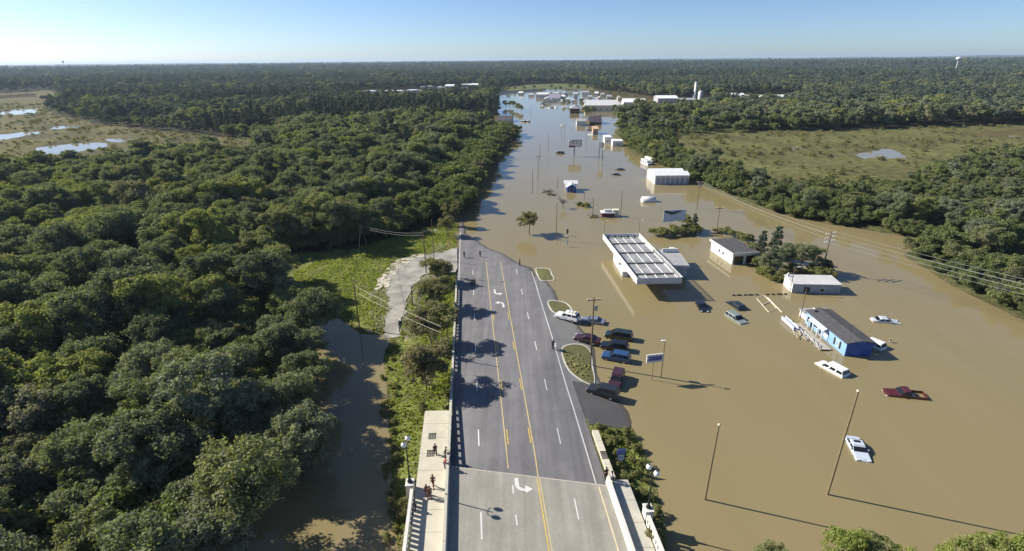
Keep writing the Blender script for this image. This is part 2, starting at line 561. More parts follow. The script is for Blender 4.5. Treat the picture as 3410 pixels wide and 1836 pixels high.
DECK_Z = 1.86
strip("edge_line", 0, 0.0, 50.3, 124, 0.16, PAINT_YF, road)
strip("edge_line", 3.45, 3.6, 48.8, 124, 0.16, PAINT_YF, road)
strip("edge_line", 10.05, 10.6, 47.5, 118, 0.17, PAINT_W, road)
strip("edge_line", -6.65, -6.65, 112, 150, 0.16, PAINT_W, road)
for k in range(8):
    y = 57.2 + 12.25 * k
    if y < 126: strip("lane_dash", -3.4, -3.4, y - 2.9, y + 0.2, 0.15, PAINT_W, road)
    if y < 124: strip("lane_dash", 7.0, 7.05, y - 2.6, y + 0.5, 0.15, PAINT_W, road)
    if y < 96:
        strip("turn_lane_dash", 0.33, 0.33, y - 2.9, y + 0.2, 0.14, PAINT_Y, road)
        strip("turn_lane_dash", 3.2, 3.2, y - 2.6, y + 0.5, 0.14, PAINT_Y, road)

def arrow(name, x, y, z, ang, sx, sy, parent):
    st = [(-0.14, 1.0), (-0.14, 0.55)]
    inner, outer = [], []
    for k in range(9):
        a = math.pi + math.pi / 2 * k / 8
        inner.append((0.62 + 0.46 * math.cos(a), 0.10 + 0.46 * math.sin(a) * 1.0))
        outer.append((0.62 + 0.76 * math.cos(a), 0.10 + 0.76 * math.sin(a) * 1.0))
    inner = [(0.16, 1.0)] + inner; outer = [(-0.14, 1.0)] + outer
    v, f = [], []
    for a_, b_ in zip(inner, outer): v += [a_, b_]
    for k in range(len(inner) - 1): f.append((2 * k, 2 * k + 1, 2 * k + 3, 2 * k + 2))
    n = len(v)
    v += [(0.62, -0.90), (0.62, 0.02), (1.22, -0.50)]
    f.append((n, n + 2, n + 1))
    c, s_ = math.cos(ang), math.sin(ang)
    V = []
    for px, py in v:
        px, py = px * sx, py * sy
        wx, wy = x + c * px - s_ * py, y + s_ * px + c * py
        V.append((wx, wy, (gz1(wx, wy) + 0.085) if z is None else z))
    o = mesh_obj(name, V, f, PAINT_W, parent)
    bm = bmesh.new(); bm.from_mesh(o.data)
    for fc in bm.faces:
        fc.normal_update()
        if fc.normal.z < 0: fc.normal_flip()
    bm.to_mesh(o.data); bm.free()
    return o

a1 = S(1648, 976, 0.5); arrow("turn_arrow", a1.x, a1.y, None, R(4.5), 1.35, 1.7, road)
a2 = S(1676, 1014, 0.6); arrow("turn_arrow", a2.x, a2.y, None, R(184.5), 1.35, 1.7, road)

# ------------------------------------------------------------------ bridge
deck = sheet("bridge_deck", [[rp(o, joint_y(o) + t * (12 - joint_y(o))) for o in OS] for t in np.linspace(0, 1, 12)], CONCRETE_DECK, 0, flat=DECK_Z)
tag(deck, kind="structure")
bj = strip("expansion_joint", 0, 0, 0, 1, 1, MATS["white_road_paint"], deck) if False else None
CONC = mat("pale_concrete", (0.46, 0.44, 0.37), 0.85, var=0.10, scale=1.2, bump=0.05)
CONC_W = mat("white_concrete", (0.62, 0.60, 0.54), 0.8, var=0.08, scale=1.0)
CONC_G = mat("grey_concrete", (0.33, 0.31, 0.28), 0.85, var=0.14, scale=1.6)
sl = MB()
sl.hexa([(*rp(-6.95, 12), 0.9), (*rp(11.4, 12), 0.9), (*rp(11.4, 46.8), 0.9), (*rp(-6.95, 50.3), 0.9)],
        [(*rp(-6.95, 12), DECK_Z - .03), (*rp(11.4, 12), DECK_Z - .03), (*rp(11.4, 46.8), DECK_Z - .03), (*rp(-6.95, 50.3), DECK_Z - .03)])
sl.build("deck_slab", CONC_G, deck)
mesh_obj("expansion_joint", [(*rp(-6.9, 50.47), DECK_Z + .01), (*rp(11.3, 47.1), DECK_Z + .01), (*rp(11.3, 46.93), DECK_Z + .01), (*rp(-6.9, 50.30), DECK_Z + .01)], [(3, 2, 1, 0)],
         mat("joint_seal", (0.42, 0.38, 0.33), 0.8), deck)
FZ = DECK_Z + 0.006
for y0, y1 in ((46.6, 49.0),): strip("turn_lane_dash", 0.25, 0.3, y0 - .6, y0 + 0.7, 0.15, PAINT_W, deck, flat=FZ)
strip("turn_lane_dash", 0.28, 0.28, 41.6, 43.0, 0.15, PAINT_W, deck, flat=FZ)
strip("turn_lane_dash", 0.25, 0.25, 37.2, 38.5, 0.15, PAINT_W, deck, flat=FZ)
strip("lane_dash", -3.45, -3.45, 39.9, 43.4, 0.16, PAINT_W, deck, flat=FZ)
strip("lane_dash", 6.85, 6.95, 42.3, 45.2, 0.14, PAINT_W, deck, flat=FZ)
strip("centre_line", 3.0, 3.22, 16, 48.3, 0.13, PAINT_Y, deck, flat=FZ)
strip("centre_line", 3.3, 3.52, 16, 48.3, 0.13, PAINT_YF, deck, flat=FZ)
strip("edge_line", 9.9, 10.05, 16, 46.9, 0.15, mat("cream_road_paint", (0.6, 0.52, 0.34), 0.7), deck, flat=FZ)
a3 = S(1722, 1619, DECK_Z); arrow("turn_arrow", a3.x, a3.y, FZ, R(4.5), 1.45, 1.25, deck)

# railings --------------------------------------------------------------
ROADROT = math.atan2(-ROAD_K, 1.0)
def along(o, y, z=0.0):
    x, y = rp(o, y)
    return Vector((x, y, z))

def open_railing(name, label, o, y0, y1, pitch, post, h, zf, mat_top):
    base = along(o, y0, zf(y0))
    t = thing(name, label, "railing", base)
    d = lambda p: p - base
    n = int(abs(y1 - y0) / pitch)
    me_post = None
    for nm, za, zb, w in (("rail_base", -0.15, 0.16, 0.30), ("top_rail", h - 0.2, h, 0.34)):
        ys = np.linspace(y0, y1, 14)
        mb = MB()
        for a_, b_ in zip(ys[:-1], ys[1:]):
            pa, pb, qa, qb = along(o - w / 2, a_), along(o + w / 2, a_), along(o - w / 2, b_), along(o + w / 2, b_)
            B = [Vector((q.x, q.y, zf(q.y) + za)) - base for q in (pa, pb, qb, qa)]
            T = [Vector((q.x, q.y, zf(q.y) + zb)) - base for q in (pa, pb, qb, qa)]
            mb.hexa(B, T)
        mb.build(nm, mat_top, t)
    for k in range(n + 1):
        y = y0 + (y1 - y0) * k / n
        if me_post is None:
            q = MB().box(-0.13, 0.13, -post / 2, post / 2, 0.162, h - 0.202).build("baluster", mat_top, t)
            me_post = q.data
        else:
            q = share("baluster", me_post, t)
        q.location = along(o, y, zf(y)) - base
        q.rotation_euler = (0, 0, ROADROT)
    return t

zr1 = lambda y: float(zroad(y)) + 0.05
open_railing("road_railing", "long low concrete railing with open slots along the left edge of the asphalt road", -7.15, 51.6, 112, 1.35, 0.45, 0.85, zr1, CONC)

def solid_barrier(name, label, o, y0, y1, h, z, w0, w1, m):
    base = along(o, y1, z)
    t = thing(name, label, "barrier", base)
    n = 6
    ys = np.linspace(y0, y1, n + 1)
    for k in range(n):
        a_, b_ = ys[k] + 0.012, ys[k + 1] - 0.012
        q = [along(o - w0, a_), along(o + w0, a_), along(o + w0, b_), along(o - w0, b_)]
        p2 = [along(o - w1, a_), along(o + w1, a_), along(o + w1, b_), along(o - w1, b_)]
        mb = MB().hexa([v + Vector((0, 0, z - 0.1)) - base for v in q], [v + Vector((0, 0, z + h)) - base for v in p2])
        mb.build("barrier_block", m, t)
    return t
solid_barrier("bridge_barrier", "solid pale concrete barrier between the bridge lanes and the left sidewalk", -7.2, 14, 51.4, 0.88, DECK_Z, 0.26, 0.16, CONC)
solid_barrier("bridge_barrier", "solid white concrete barrier along the right edge of the bridge deck", 11.25, 14, 47.6, 0.88, DECK_Z, 0.28, 0.17, CONC_W)

# sidewalks: one slab per pour
def walkway(name, oa, ob, ys, zf, m):
    t = bpy.data.objects.new(name, None); link(t); tag(t, kind="structure")
    base = along((oa + ob) / 2, ys[0], 0); t.location = base
    for a_, b_ in zip(ys[:-1], ys[1:]):
        g = 0.02
        B = []; T = []
        for oo, yy in ((oa, a_ + g), (ob, a_ + g), (ob, b_ - g), (oa, b_ - g)):
            q = along(oo, yy); zz = zf(q.y)
            B.append(Vector((q.x, q.y, zz - 0.5)) - base); T.append(Vector((q.x, q.y, zz)) - base)
        MB().hexa(B, T).build("sidewalk_slab", m, t)
    return t
CONC_SW = mat("sidewalk_concrete", (0.52, 0.485, 0.385), 0.85, var=0.09, scale=0.8)
wl = walkway("sidewalk", -10.75, -7.38, list(np.linspace(14, 61.6, 17)), lambda y: max(zr1(y), 0) + 0.12 if y > 50 else DECK_Z + 0.1, CONC_SW)
wr = walkway("sidewalk", 11.60, 13.6, list(np.linspace(14, 47.9, 12)), lambda y: DECK_Z + 0.1, CONC)
kr = walkway("kerb", 11.5, 12.3, list(np.linspace(48.3, 57.0, 5)), lambda y: zr1(y) + 0.1, CONC_SW)
GRATE = mat("dark_iron_grate", (0.07, 0.06, 0.05), 0.8)
for i, (x, y) in enumerate(((1087, 1097), (1083, 1141))):
    q = G(x, y, 1.9)
    g = thing("drain_grate", ["dark square grate at the outer edge of the left sidewalk, farther from the lamp", "dark square grate at the outer edge of the left sidewalk, nearer the lamp"][i], "grate", (q.x, q.y, zr1(q.y) + 0.123), ROADROT, "sidewalk grates")
    [MB().box(-0.5, 0.5, y_, y_ + .08, 0, 0.03).build("frame_bar", GRATE, g) for y_ in (-.6, .52)]
    for k in range(5): MB().box(-0.45 + k * 0.2, -0.33 + k * 0.2, -0.515, 0.515, 0.004, 0.024).build("bar", GRATE, g)
q = G(1520, 1147, 1.8)
g = thing("drain_grate", "brown drain grate set in the pale kerb beside the bushes", "grate", (q.x, q.y, zr1(q.y) + 0.105), ROADROT)
[MB().box(-0.4, 0.4, y_, y_ + .08, 0, 0.03).build("frame_bar", GRATE, g) for y_ in (-.7, .62)]
for k in range(4): MB().box(-0.38 + k * 0.2, -0.24 + k * 0.2, -0.615, 0.615, 0.004, 0.024).build("bar", GRATE, g)

# outer parapets with slots, pedestals and lamps
zd = lambda y: DECK_Z + 0.1
open_railing("bridge_parapet", "slotted concrete parapet outside the left sidewalk at the bottom of the photo", -11.0, 14, 45.6, 0.62, 0.30, 1.15, zd, CONC_W)
open_railing("bridge_parapet", "slotted concrete parapet outside the right sidewalk at the bottom of the photo", 13.9, 14, 41.6, 0.62, 0.30, 1.15, zd, CONC_W)
def pedestal(o, y, label):
    b = along(o, y, DECK_Z - 0.9)
    t = thing("pedestal", label, "pedestal", b, ROADROT, "bridge end pedestals")
    MB().box(-0.42, 0.42, -0.55, 0.55, -1.0, 2.05).build("shaft", CONC_W, t, bevel=0.03)
    MB().box(-0.48, 0.48, -0.61, 0.61, 2.052, 2.17).build("cap", CONC_W, t, bevel=0.03)
    return t
pedestal(-11.3, 46.6, "pale concrete pedestal at the end of the left parapet")
pedestal(14.2, 42.6, "pale concrete pedestal at the end of the right parapet")
IRON = mat("dark_green_iron", (0.02, 0.025, 0.022), 0.5, spec=0.4)
GLOBE = mat("white_globe", (0.85, 0.85, 0.82), 0.25, var=0.02, spec=0.5)
def lamp(pos, rotz, label, h=5.2):
    t = thing("street_lamp", label, "street lamp", pos, rotz, "twin globe lamps at the bridge end")
    MB().lathe([(0.28, 0), (0.28, 0.15), (0.16, 0.3), (0.13, 0.8), (0.08, 1.0), (0.06, h)], 10).build("post", IRON, t, smooth=True)
    MB().tube([(-0.55, 0, h + 0.05), (-0.5, 0, h - 0.25), (0, 0, h - 0.35), (0.5, 0, h - 0.25), (0.55, 0, h + 0.05)], 0.04, 6).build("arm", IRON, t)
    for s_ in (-1, 1):
        gl = MB().lathe([(0.04, 0.0), (0.16, 0.05), (0.27, 0.18), (0.30, 0.32), (0.26, 0.48), (0.15, 0.58), (0.02, 0.62)], 12, (s_ * 0.55, 0, h + 0.05)).build("globe", GLOBE, t, smooth=True)
        MB().lathe([(0.1, 0.605), (0.06, 0.66), (0.015, 0.76), (0.0, 0.78)], 8, (s_ * 0.55, 0, h + 0.05)).build("finial", IRON, gl)
    return t
b = along(-11.3, 46.6, DECK_Z + 1.3); lamp(b, R(78), "twin globe street lamp on the left bridge pedestal")
b = along(14.2, 42.6, DECK_Z + 1.3); lamp(b, R(120), "twin globe street lamp on the right bridge pedestal above the bushes", 4.6)

# ------------------------------------------------------------------ lots, track, kerbs
rows = []
for y in np.linspace(66, 119, 54):
    xs = [S(1767, 894).x, 0]
    o0 = 11.3
    o1 = np.interp(y, [62, 70, 76, 84, 92, 100, 108, 119], [18, 19, 19.0, 19.0, 19, 16, 14, 12.4])
    rows.append([rp(o, y) for o in np.linspace(o0, o1, 9)])
tag(sheet("parking_lot", rows, ASPHALT_LOT, 0.045), kind="structure")
rows = []
for y in np.linspace(59.3, 70.2, 14):
    o0 = np.interp(y, [59, 62, 70.3], [11.7, 11.45, 11.35]); o1 = np.interp(y, [59, 62, 66, 70.3], [17.0, 18.5, 19.5, 14.5])
    rows.append([rp(o, y) for o in np.linspace(o0, o1, 8)])
tag(sheet("driveway", rows, ASPHALT_DARK, 0.075), kind="structure")
TL = [(1522, 820), (1470, 838), (1410, 852), (1360, 868), (1318, 890), (1288, 925), (1282, 960), (1296, 1000), (1296, 1035), (1288, 1070), (1280, 1120)]
TR = [(1524, 905), (1500, 908), (1470, 906), (1440, 908), (1415, 920), (1390, 940), (1372, 970), (1356, 1010), (1344, 1040), (1337, 1070), (1330, 1120)]
rows = []
for a_, b_ in zip(TL, TR):
    p0, p1 = S(*a_, 0.5), S(*b_, 0.5)
    rows.append([(p0.x + (p1.x - p0.x) * t, p0.y + (p1.y - p0.y) * t) for t in np.linspace(0, 1, 9)])
def subdiv(rows, k):
    A = np.array(rows, float); t = np.linspace(0, len(A) - 1, (len(A) - 1) * k + 1)
    i = np.minimum(t.astype(int), len(A) - 2); f = (t - i)[:, None, None]
    return A[i] * (1 - f) + A[i + 1] * f
TRW = subdiv(rows, 6)
for c_, amp in ((0, 1.0), (1, .5), (-2, .5), (-1, 1.0)):
    TRW[:, c_, 0] += amp * .55 * vnoise(TRW[:, c_, 0], TRW[:, c_, 1], 3.2, 70 + c_); TRW[:, c_, 1] += amp * .4 * vnoise(TRW[:, c_, 0], TRW[:, c_, 1], 2.6, 80 + c_)
tag(sheet("gravel_track", TRW, GRAVEL, 0.13), kind="structure")
# pale broken slabs scraped along the track's far edge
mb = MB()
rr = random.Random(4)
PALE = mat("pale_rubble", (0.50, 0.46, 0.37), 0.9, var=0.2, scale=1.5)
for k in range(150):
    t = rr.random()
    i = rr.choice([2, 3, 4, 5, 5])
    x = TL[i][0] + (TL[i + 1][0] - TL[i][0]) * t + rr.uniform(-26, 12); y = TL[i][1] + (TL[i + 1][1] - TL[i][1]) * t + rr.uniform(-6, 6)
    q = S(x, y, 0.6)
    s_ = rr.uniform(0.25, 0.9); a_ = rr.uniform(0, 6.28); z = gz1(q.x, q.y) + 0.02
    pts = [(q.x + s_ * math.cos(a_ + b_) * rr.uniform(.6, 1.1), q.y + s_ * math.sin(a_ + b_) * rr.uniform(.6, 1.1)) for b_ in (0, 1.5, 3.1, 4.7)]
    mb.hexa([(*p_, z - .1) for p_ in pts], [(*p_, z + rr.uniform(.08, .25)) for p_ in pts])
tag(mb.build("rubble", PALE), "pale broken concrete slabs scraped up along the gravel track", "rubble", kind="stuff")

KERB = mat("kerb_concrete", (0.55, 0.53, 0.46), 0.85, var=0.1, scale=1.0)
def kerb_island(name, pts, closed, green, label, zpad=0.14):
    """kerb of short cast lengths round a planted bed; pts in photo pixels (3410)"""
    P_ = [S(x, y, 0.3) for x, y in pts]
    n = len(P_) * 4
    def sm(t):
        m = len(P_); i = int(math.floor(t)) % m if closed else min(int(t), m - 2)
        f = t - math.floor(t) if closed else t - i
        g = lambda k: P_[k % m] if closed else P_[max(0, min(m - 1, k))]
        a, b, c, d = g(i - 1), g(i), g(i + 1), g(i + 2)
        return 0.5 * ((2 * b) + (c - a) * f + (2 * a - 5 * b + 4 * c - d) * f * f + (3 * b - a - 3 * c + d) * f ** 3)
    T_ = [sm(len(P_) * k / n) for k in range(n)] if closed else [sm((len(P_) - 1) * k / (n - 1)) for k in range(n)]
    base = Vector((T_[0].x, T_[0].y, 0))
    t = thing(name, label, "planting bed", base)
    cen = sum(T_, Vector()) / len(T_)
    m = n if closed else n - 1
    for k in range(m):
        a, b = T_[k], T_[(k + 1) % n]
        ai, bi = a + (cen - a).normalized() * 0.3, b + (cen - b).normalized() * 0.3
        q = [a, b, bi, ai]
        zz = [max(gz1(v.x, v.y), -0.05) for v in q]
        if (q[1] - q[0]).xy.to_3d().cross((q[2] - q[1]).xy.to_3d()).z < 0: q = q[::-1]; zz = zz[::-1]
        MB().hexa([Vector((v.x, v.y, z - .3)) - base for v, z in zip(q, zz)], [Vector((v.x, v.y, z + zpad)) - base for v, z in zip(q, zz)]).build("kerb_length", KERB, t)
    vs = [T_[k] + (cen - T_[k]).normalized() * 0.26 for k in range(n)]
    V = [Vector((cen.x, cen.y, max(gz1(cen.x, cen.y), 0.0) + zpad + .06)) - base] + [Vector((v.x, v.y, max(gz1(v.x, v.y), -0.05) + zpad - .03)) - base for v in vs]
    Fc = [(0, 1 + k, 1 + (k + 1) % n) for k in range(n)]
    o = mesh_obj("soil_bed", V, Fc, green, t)
    bm = bmesh.new(); bm.from_mesh(o.data); bmesh.ops.recalc_face_normals(bm, faces=bm.faces)
    if sum(f.normal.z for f in bm.faces) < 0: bmesh.ops.reverse_faces(bm, faces=bm.faces)
    bm.to_mesh(o.data); bm.free()
    return t, cen
BED = mat("bed_grass", (0.085, 0.105, 0.03), 0.95, var=0.4, scale=2.5, bump=0.4, col2=(0.16, 0.13, 0.06))
beds = [
    kerb_island("planting_bed", [(1872, 1166), (1905, 1150), (1945, 1150), (1968, 1170), (1975, 1215), (1982, 1262), (1975, 1282), (1945, 1276), (1905, 1252), (1882, 1225), (1870, 1190)], True, BED, "large kerbed planting bed with yellow flowers beside the parked cars")[0],
    kerb_island("planting_bed", [(1823, 1010), (1838, 1000), (1880, 1003), (1905, 1025), (1900, 1045), (1865, 1048), (1838, 1040)], True, BED, "small kerbed grass bed in front of the white sport utility car")[0],
    kerb_island("planting_bed", [(1783, 893), (1800, 890), (1828, 892), (1840, 912), (1845, 930), (1820, 934), (1797, 930)], True, BED, "half flooded kerbed bed at the far end of the dry road")[0]]

# ------------------------------------------------------------------ foliage
def leaf_material(name, ramp, trans=0.28):
    m = bpy.data.materials.new(name)
    m.use_nodes = True
    nt = m.node_tree
    nt.nodes.clear()
    out = nt.nodes.new("ShaderNodeOutputMaterial")
    oi = nt.nodes.new("ShaderNodeObjectInfo")
    geo = nt.nodes.new("ShaderNodeNewGeometry")
    tc = nt.nodes.new("ShaderNodeTexCoord")
    nz = nt.nodes.new("ShaderNodeTexNoise"); nz.inputs["Scale"].default_value = 0.35; nz.inputs["Detail"].default_value = 2
    nt.links.new(tc.outputs["Object"], nz.inputs["Vector"])
    cr = nt.nodes.new("ShaderNodeValToRGB")
    el = cr.color_ramp.elements
    while len(el) < len(ramp): el.new(0.5)
    for e, (pos, c) in zip(el, ramp):
        e.position = pos; e.color = (*c, 1)
    nt.links.new(oi.outputs["Random"], cr.inputs[0])
    # leaf to leaf and clump to clump variation of the leaves' own colour
    ad = nt.nodes.new("ShaderNodeMath"); ad.operation = 'ADD'
    nt.links.new(geo.outputs["Random Per Island"], ad.inputs[0]); nt.links.new(nz.outputs["Fac"], ad.inputs[1])
    mr = nt.nodes.new("ShaderNodeMapRange")
    mr.inputs[1].default_value = 0.2; mr.inputs[2].default_value = 1.3; mr.inputs[3].default_value = 0.62; mr.inputs[4].default_value = 1.42
    nt.links.new(ad.outputs[0], mr.inputs[0])
    vm = nt.nodes.new("ShaderNodeVectorMath"); vm.operation = 'SCALE'
    nt.links.new(cr.outputs[0], vm.inputs[0]); nt.links.new(mr.outputs[0], vm.inputs["Scale"])
    df = nt.nodes.new("ShaderNodeBsdfDiffuse"); tr = nt.nodes.new("ShaderNodeBsdfTranslucent")
    gl = nt.nodes.new("ShaderNodeBsdfGlossy"); gl.inputs["Roughness"].default_value = 0.45
    gl.inputs["Color"].default_value = (0.5, 0.52, 0.5, 1)
    nt.links.new(vm.outputs[0], df.inputs[0])
    hs = nt.nodes.new("ShaderNodeVectorMath"); hs.operation = 'MULTIPLY'; hs.inputs[1].default_value = (1.35, 1.45, 0.55)
    nt.links.new(vm.outputs[0], hs.inputs[0]); nt.links.new(hs.outputs[0], tr.inputs[0])
    mx = nt.nodes.new("ShaderNodeMixShader"); mx.inputs[0].default_value = trans
    nt.links.new(df.outputs[0], mx.inputs[1]); nt.links.new(tr.outputs[0], mx.inputs[2])
    m2 = nt.nodes.new("ShaderNodeMixShader"); m2.inputs[0].default_value = 0.012
    nt.links.new(mx.outputs[0], m2.inputs[1]); nt.links.new(gl.outputs[0], m2.inputs[2])
    nt.links.new(m2.outputs[0], out.inputs[0])
    return m

LEAF_WOOD = leaf_material("woodland_leaves", [(0.0, (0.116, 0.132, 0.086)), (0.22, (0.186, 0.200, 0.142)), (0.45, (0.144, 0.164, 0.098)), (0.66, (0.180, 0.194, 0.114)), (0.82, (0.222, 0.236, 0.086)), (0.92, (0.190, 0.202, 0.094)), (1.0, (0.186, 0.182, 0.136))], 0.34)
LEAF_FAR = leaf_material("far_woods_leaves", [(0.0, (0.070, 0.096, 0.078)), (0.4, (0.090, 0.116, 0.088)), (0.75, (0.112, 0.136, 0.094)), (1.0, (0.082, 0.108, 0.084))], 0.2)
LEAF_PINE = leaf_material("pine_needles", [(0.0, (0.066, 0.088, 0.060)), (0.5, (0.080, 0.100, 0.064)), (1.0, (0.098, 0.114, 0.066))], 0.12)
LEAF_BUSH = leaf_material("bush_leaves", [(0.0, (0.150, 0.160, 0.066)), (0.4, (0.185, 0.195, 0.072)), (0.7, (0.190, 0.178, 0.090)), (1.0, (0.205, 0.205, 0.082))], .34)
LEAF_THICKET = leaf_material("thicket_leaves", [(0.0, (0.105, 0.128, 0.058)), (0.45, (0.135, 0.160, 0.064)), (0.8, (0.160, 0.178, 0.070)), (1.0, (0.130, 0.132, 0.080))], .3)
LEAF_MYRTLE = leaf_material("street_tree_leaves", [(0.0, (0.165, 0.160, 0.084)), (0.5, (0.180, 0.172, 0.088)), (1.0, (0.190, 0.165, 0.094))], .34)
LEAF_MARSH = leaf_material("marsh_scrub_leaves", [(0.0, (0.200, 0.175, 0.080)), (0.5, (0.215, 0.200, 0.090)), (1.0, (0.180, 0.180, 0.080))], .35)
BARK = mat("bark", (0.10, 0.08, 0.06), 0.95, var=0.3, scale=6)
BARK_PALE = mat("pale_bark", (0.20, 0.165, 0.125), 0.9, var=0.25, scale=6)

def leaves(centers, radii, n, size, r, up=0.25, out_c=None, spread=0.8, shell=(0.72, 1.06)):
    """n rhombic leaf sprays on the surfaces of clumps; returns vertex and face arrays"""
    centers = np.asarray(centers, float); radii = np.asarray(radii, float)
    w = radii ** 2; w /= w.sum()
    ci = r.choice(len(centers), n, p=w)
    d = r.normal(size=(n, 3)); d /= np.linalg.norm(d, axis=1)[:, None]
    if out_c is not None:
        oc = centers[ci] - out_c
        oc /= np.linalg.norm(oc, axis=1)[:, None] + 1e-6
        d = d + oc * 0.55; d[:, 2] += 0.15
        d /= np.linalg.norm(d, axis=1)[:, None]
    pos = centers[ci] + d * radii[ci][:, None] * np.abs(r.normal(.86, .24, n))[:, None] * np.array((1, 1, 0.85))
    nr = d + r.normal(size=(n, 3)) * spread; nr[:, 2] += up
    nr /= np.linalg.norm(nr, axis=1)[:, None]
    a = np.cross(nr, r.normal(size=(n, 3))); a /= np.linalg.norm(a, axis=1)[:, None] + 1e-9
    b = np.cross(nr, a)
    s1 = size * r.uniform(0.6, 1.35, n)[:, None]; s2 = s1 * r.uniform(0.42, 0.8, n)[:, None]
    V = np.stack([pos - a * s1, pos - b * s2, pos + a * s1 * 1.0, pos + b * s2], 1).reshape(-1, 3)
    Fq = np.arange(4 * n).reshape(n, 4)
    return V, Fq

def crown_clumps(r, kind, h, rad):
    """uneven crown: a few big limbs' lobes, each carrying smaller leaf clumps"""
    zc, rz, m = {'round': (h * .60, h * .36, 9), 'tall': (h * .56, h * .42, 10), 'spread': (h * .68, h * .27, 10), 'bush': (h * .46, h * .44, 6)}[kind]
    C, Q = [], []
    for k in range(m):
        a = 2 * math.pi * (k / m + r.uniform(-.06, .06)) * 1.618 * m / 3
        el = r.uniform(-0.55, 1.0) if k else 1.0
        f = r.uniform(0.35, 0.78) * (1.12 if r.random() < .25 else 1)
        cx = math.cos(a) * math.cos(el) * rad * f; cy = math.sin(a) * math.cos(el) * rad * f; cz = zc + math.sin(el) * rz * f
        R_ = rad * r.uniform(0.26, 0.50)
        nsub = int(10 * (R_ / rad / .38) ** 1.5) + 3
        for s_ in range(nsub):
            d = r.normal(size=3); d /= np.linalg.norm(d); d[2] = abs(d[2]) * .8 + d[2] * .2 + .05
            q = r.uniform(.45, 1.08)
            C.append((cx + d[0] * R_ * q, cy + d[1] * R_ * q, cz + d[2] * R_ * q * .85))
            Q.append(rad * r.uniform(.09, .21) * (1.3 if kind == 'bush' else 1))
    for k in range(14):                      # loose inner foliage
        d = r.normal(size=3) * .33
        C.append((d[0] * rad, d[1] * rad, zc + d[2] * rz)); Q.append(rad * r.uniform(.16, .28))
    return np.array(C), np.array(Q), np.array((0, 0, zc - rz * 0.5))

def pine_clumps(r, h, rad):
    C, Q = [], []
    for k in range(34):
        t = r.uniform(0.32, 1.0)
        a = r.uniform(0, 6.28); rr_ = rad * (1.08 - t) ** 0.75 * r.uniform(0.3, 1.0) * 1.15
        C.append((rr_ * math.cos(a), rr_ * math.sin(a), h * t)); Q.append(rad * (0.15 + 0.24 * (1 - t)) * r.uniform(0.8, 1.3))
    return np.array(C), np.array(Q), np.array((0, 0, h * 0.4))

def trunk_mesh(r, h, C, tr, nlimb=9, name="trunk", stems=1):
    mb = MB()
    for s_ in range(stems):
        bx, by = (0, 0) if stems == 1 else (0.35 * math.cos(2.1 * s_), 0.35 * math.sin(2.1 * s_))
        lean = r.normal(size=2) * (0.3 if stems == 1 else 0.8)
        top = Vector((bx + lean[0], by + lean[1], h * 0.68))
        mid = Vector((bx * .8 + lean[0] * .3, by * .8 + lean[1] * .3, h * 0.35))
        mb.tube([(bx, by, -1.2), (bx, by, 0.25), mid, top], [tr * 1.25, tr, tr * 0.75, tr * 0.3], 7)
        idx = r.choice(len(C), min(nlimb, len(C)), replace=False)
        for i in idx:
            e = Vector(C[i]); t = r.uniform(0.1, 0.9)
            st = mid.lerp(top, t)
            m_ = st.lerp(e, 0.5) + Vector((0, 0, -0.1 * (e - st).length))
            mb.tube([st, m_, e], [tr * 0.38, tr * 0.24, tr * 0.09], 5)
    me = bpy.data.meshes.new(name)
    me.from_pydata(mb.v, [], mb.f)
    me.shade_smooth()
    return me

PROTO = []          # (crown mesh, trunk mesh, height, radius, kind)
def make_proto(seed, kind, h, rad, nleaf, size, leafmat, bark=BARK, stems=1, tr=0.22):
    r = np.random.default_rng(seed)
    if kind == 'pine':
        C, Q, oc = pine_clumps(r, h, rad)
    else:
        C, Q, oc = crown_clumps(r, kind, h, rad)
    V, Fq = leaves(C, Q, nleaf, size, r, out_c=oc)
    cm = fast_mesh("crown", V, Fq, leafmat, smooth=False)
    tm = trunk_mesh(r, h, C, tr, stems=stems)
    tm.materials.append(bark)
    return (cm, tm, h, rad, kind)

NEAR = [make_proto(11, 'round', 12.5, 4.6, 14000, 0.165, LEAF_WOOD), make_proto(12, 'round', 11.5, 5.0, 14000, 0.17, LEAF_WOOD),
        make_proto(13, 'tall', 14.0, 4.2, 14000, 0.165, LEAF_WOOD), make_proto(14, 'spread', 12.0, 5.4, 14000, 0.175, LEAF_WOOD),
        make_proto(15, 'tall', 13.0, 3.9, 12500, 0.16, LEAF_WOOD), make_proto(16, 'round', 10.0, 4.2, 13000, 0.16, LEAF_WOOD),
        make_proto(17, 'pine', 14.5, 3.3, 10000, 0.16, LEAF_PINE), make_proto(18, 'bush', 6.0, 3.4, 6500, 0.17, LEAF_THICKET)]
BUSHES = [make_proto(31, 'bush', 3.2, 2.1, 2600, 0.15, LEAF_BUSH, tr=0.07), make_proto(32, 'bush', 2.6, 2.3, 2600, 0.15, LEAF_BUSH, tr=0.07), make_proto(33, 'bush', 3.8, 1.9, 2600, 0.15, LEAF_BUSH, tr=0.07)]
MYRTLE = [make_proto(41, 'tall', 7.2, 2.6, 8000, 0.13, LEAF_MYRTLE, BARK_PALE, stems=3, tr=0.10), make_proto(42, 'round', 6.8, 2.8, 8000, 0.13, LEAF_MYRTLE, BARK_PALE, stems=3, tr=0.10), make_proto(43, 'round', 7.4, 3.0, 9000, 0.14, LEAF_MYRTLE, BARK_PALE, stems=1, tr=0.16)]

def plant(pr, name, label, cat, x, y, z, s, rot, group, sz=None):
    t = thing(name, label, cat, (x, y, z), rot, group)
    c = share("crown", pr[0], t); k = share("trunk", pr[1], t)
    for o in (c, k): o.scale = (s, s, sz or s)
    return t

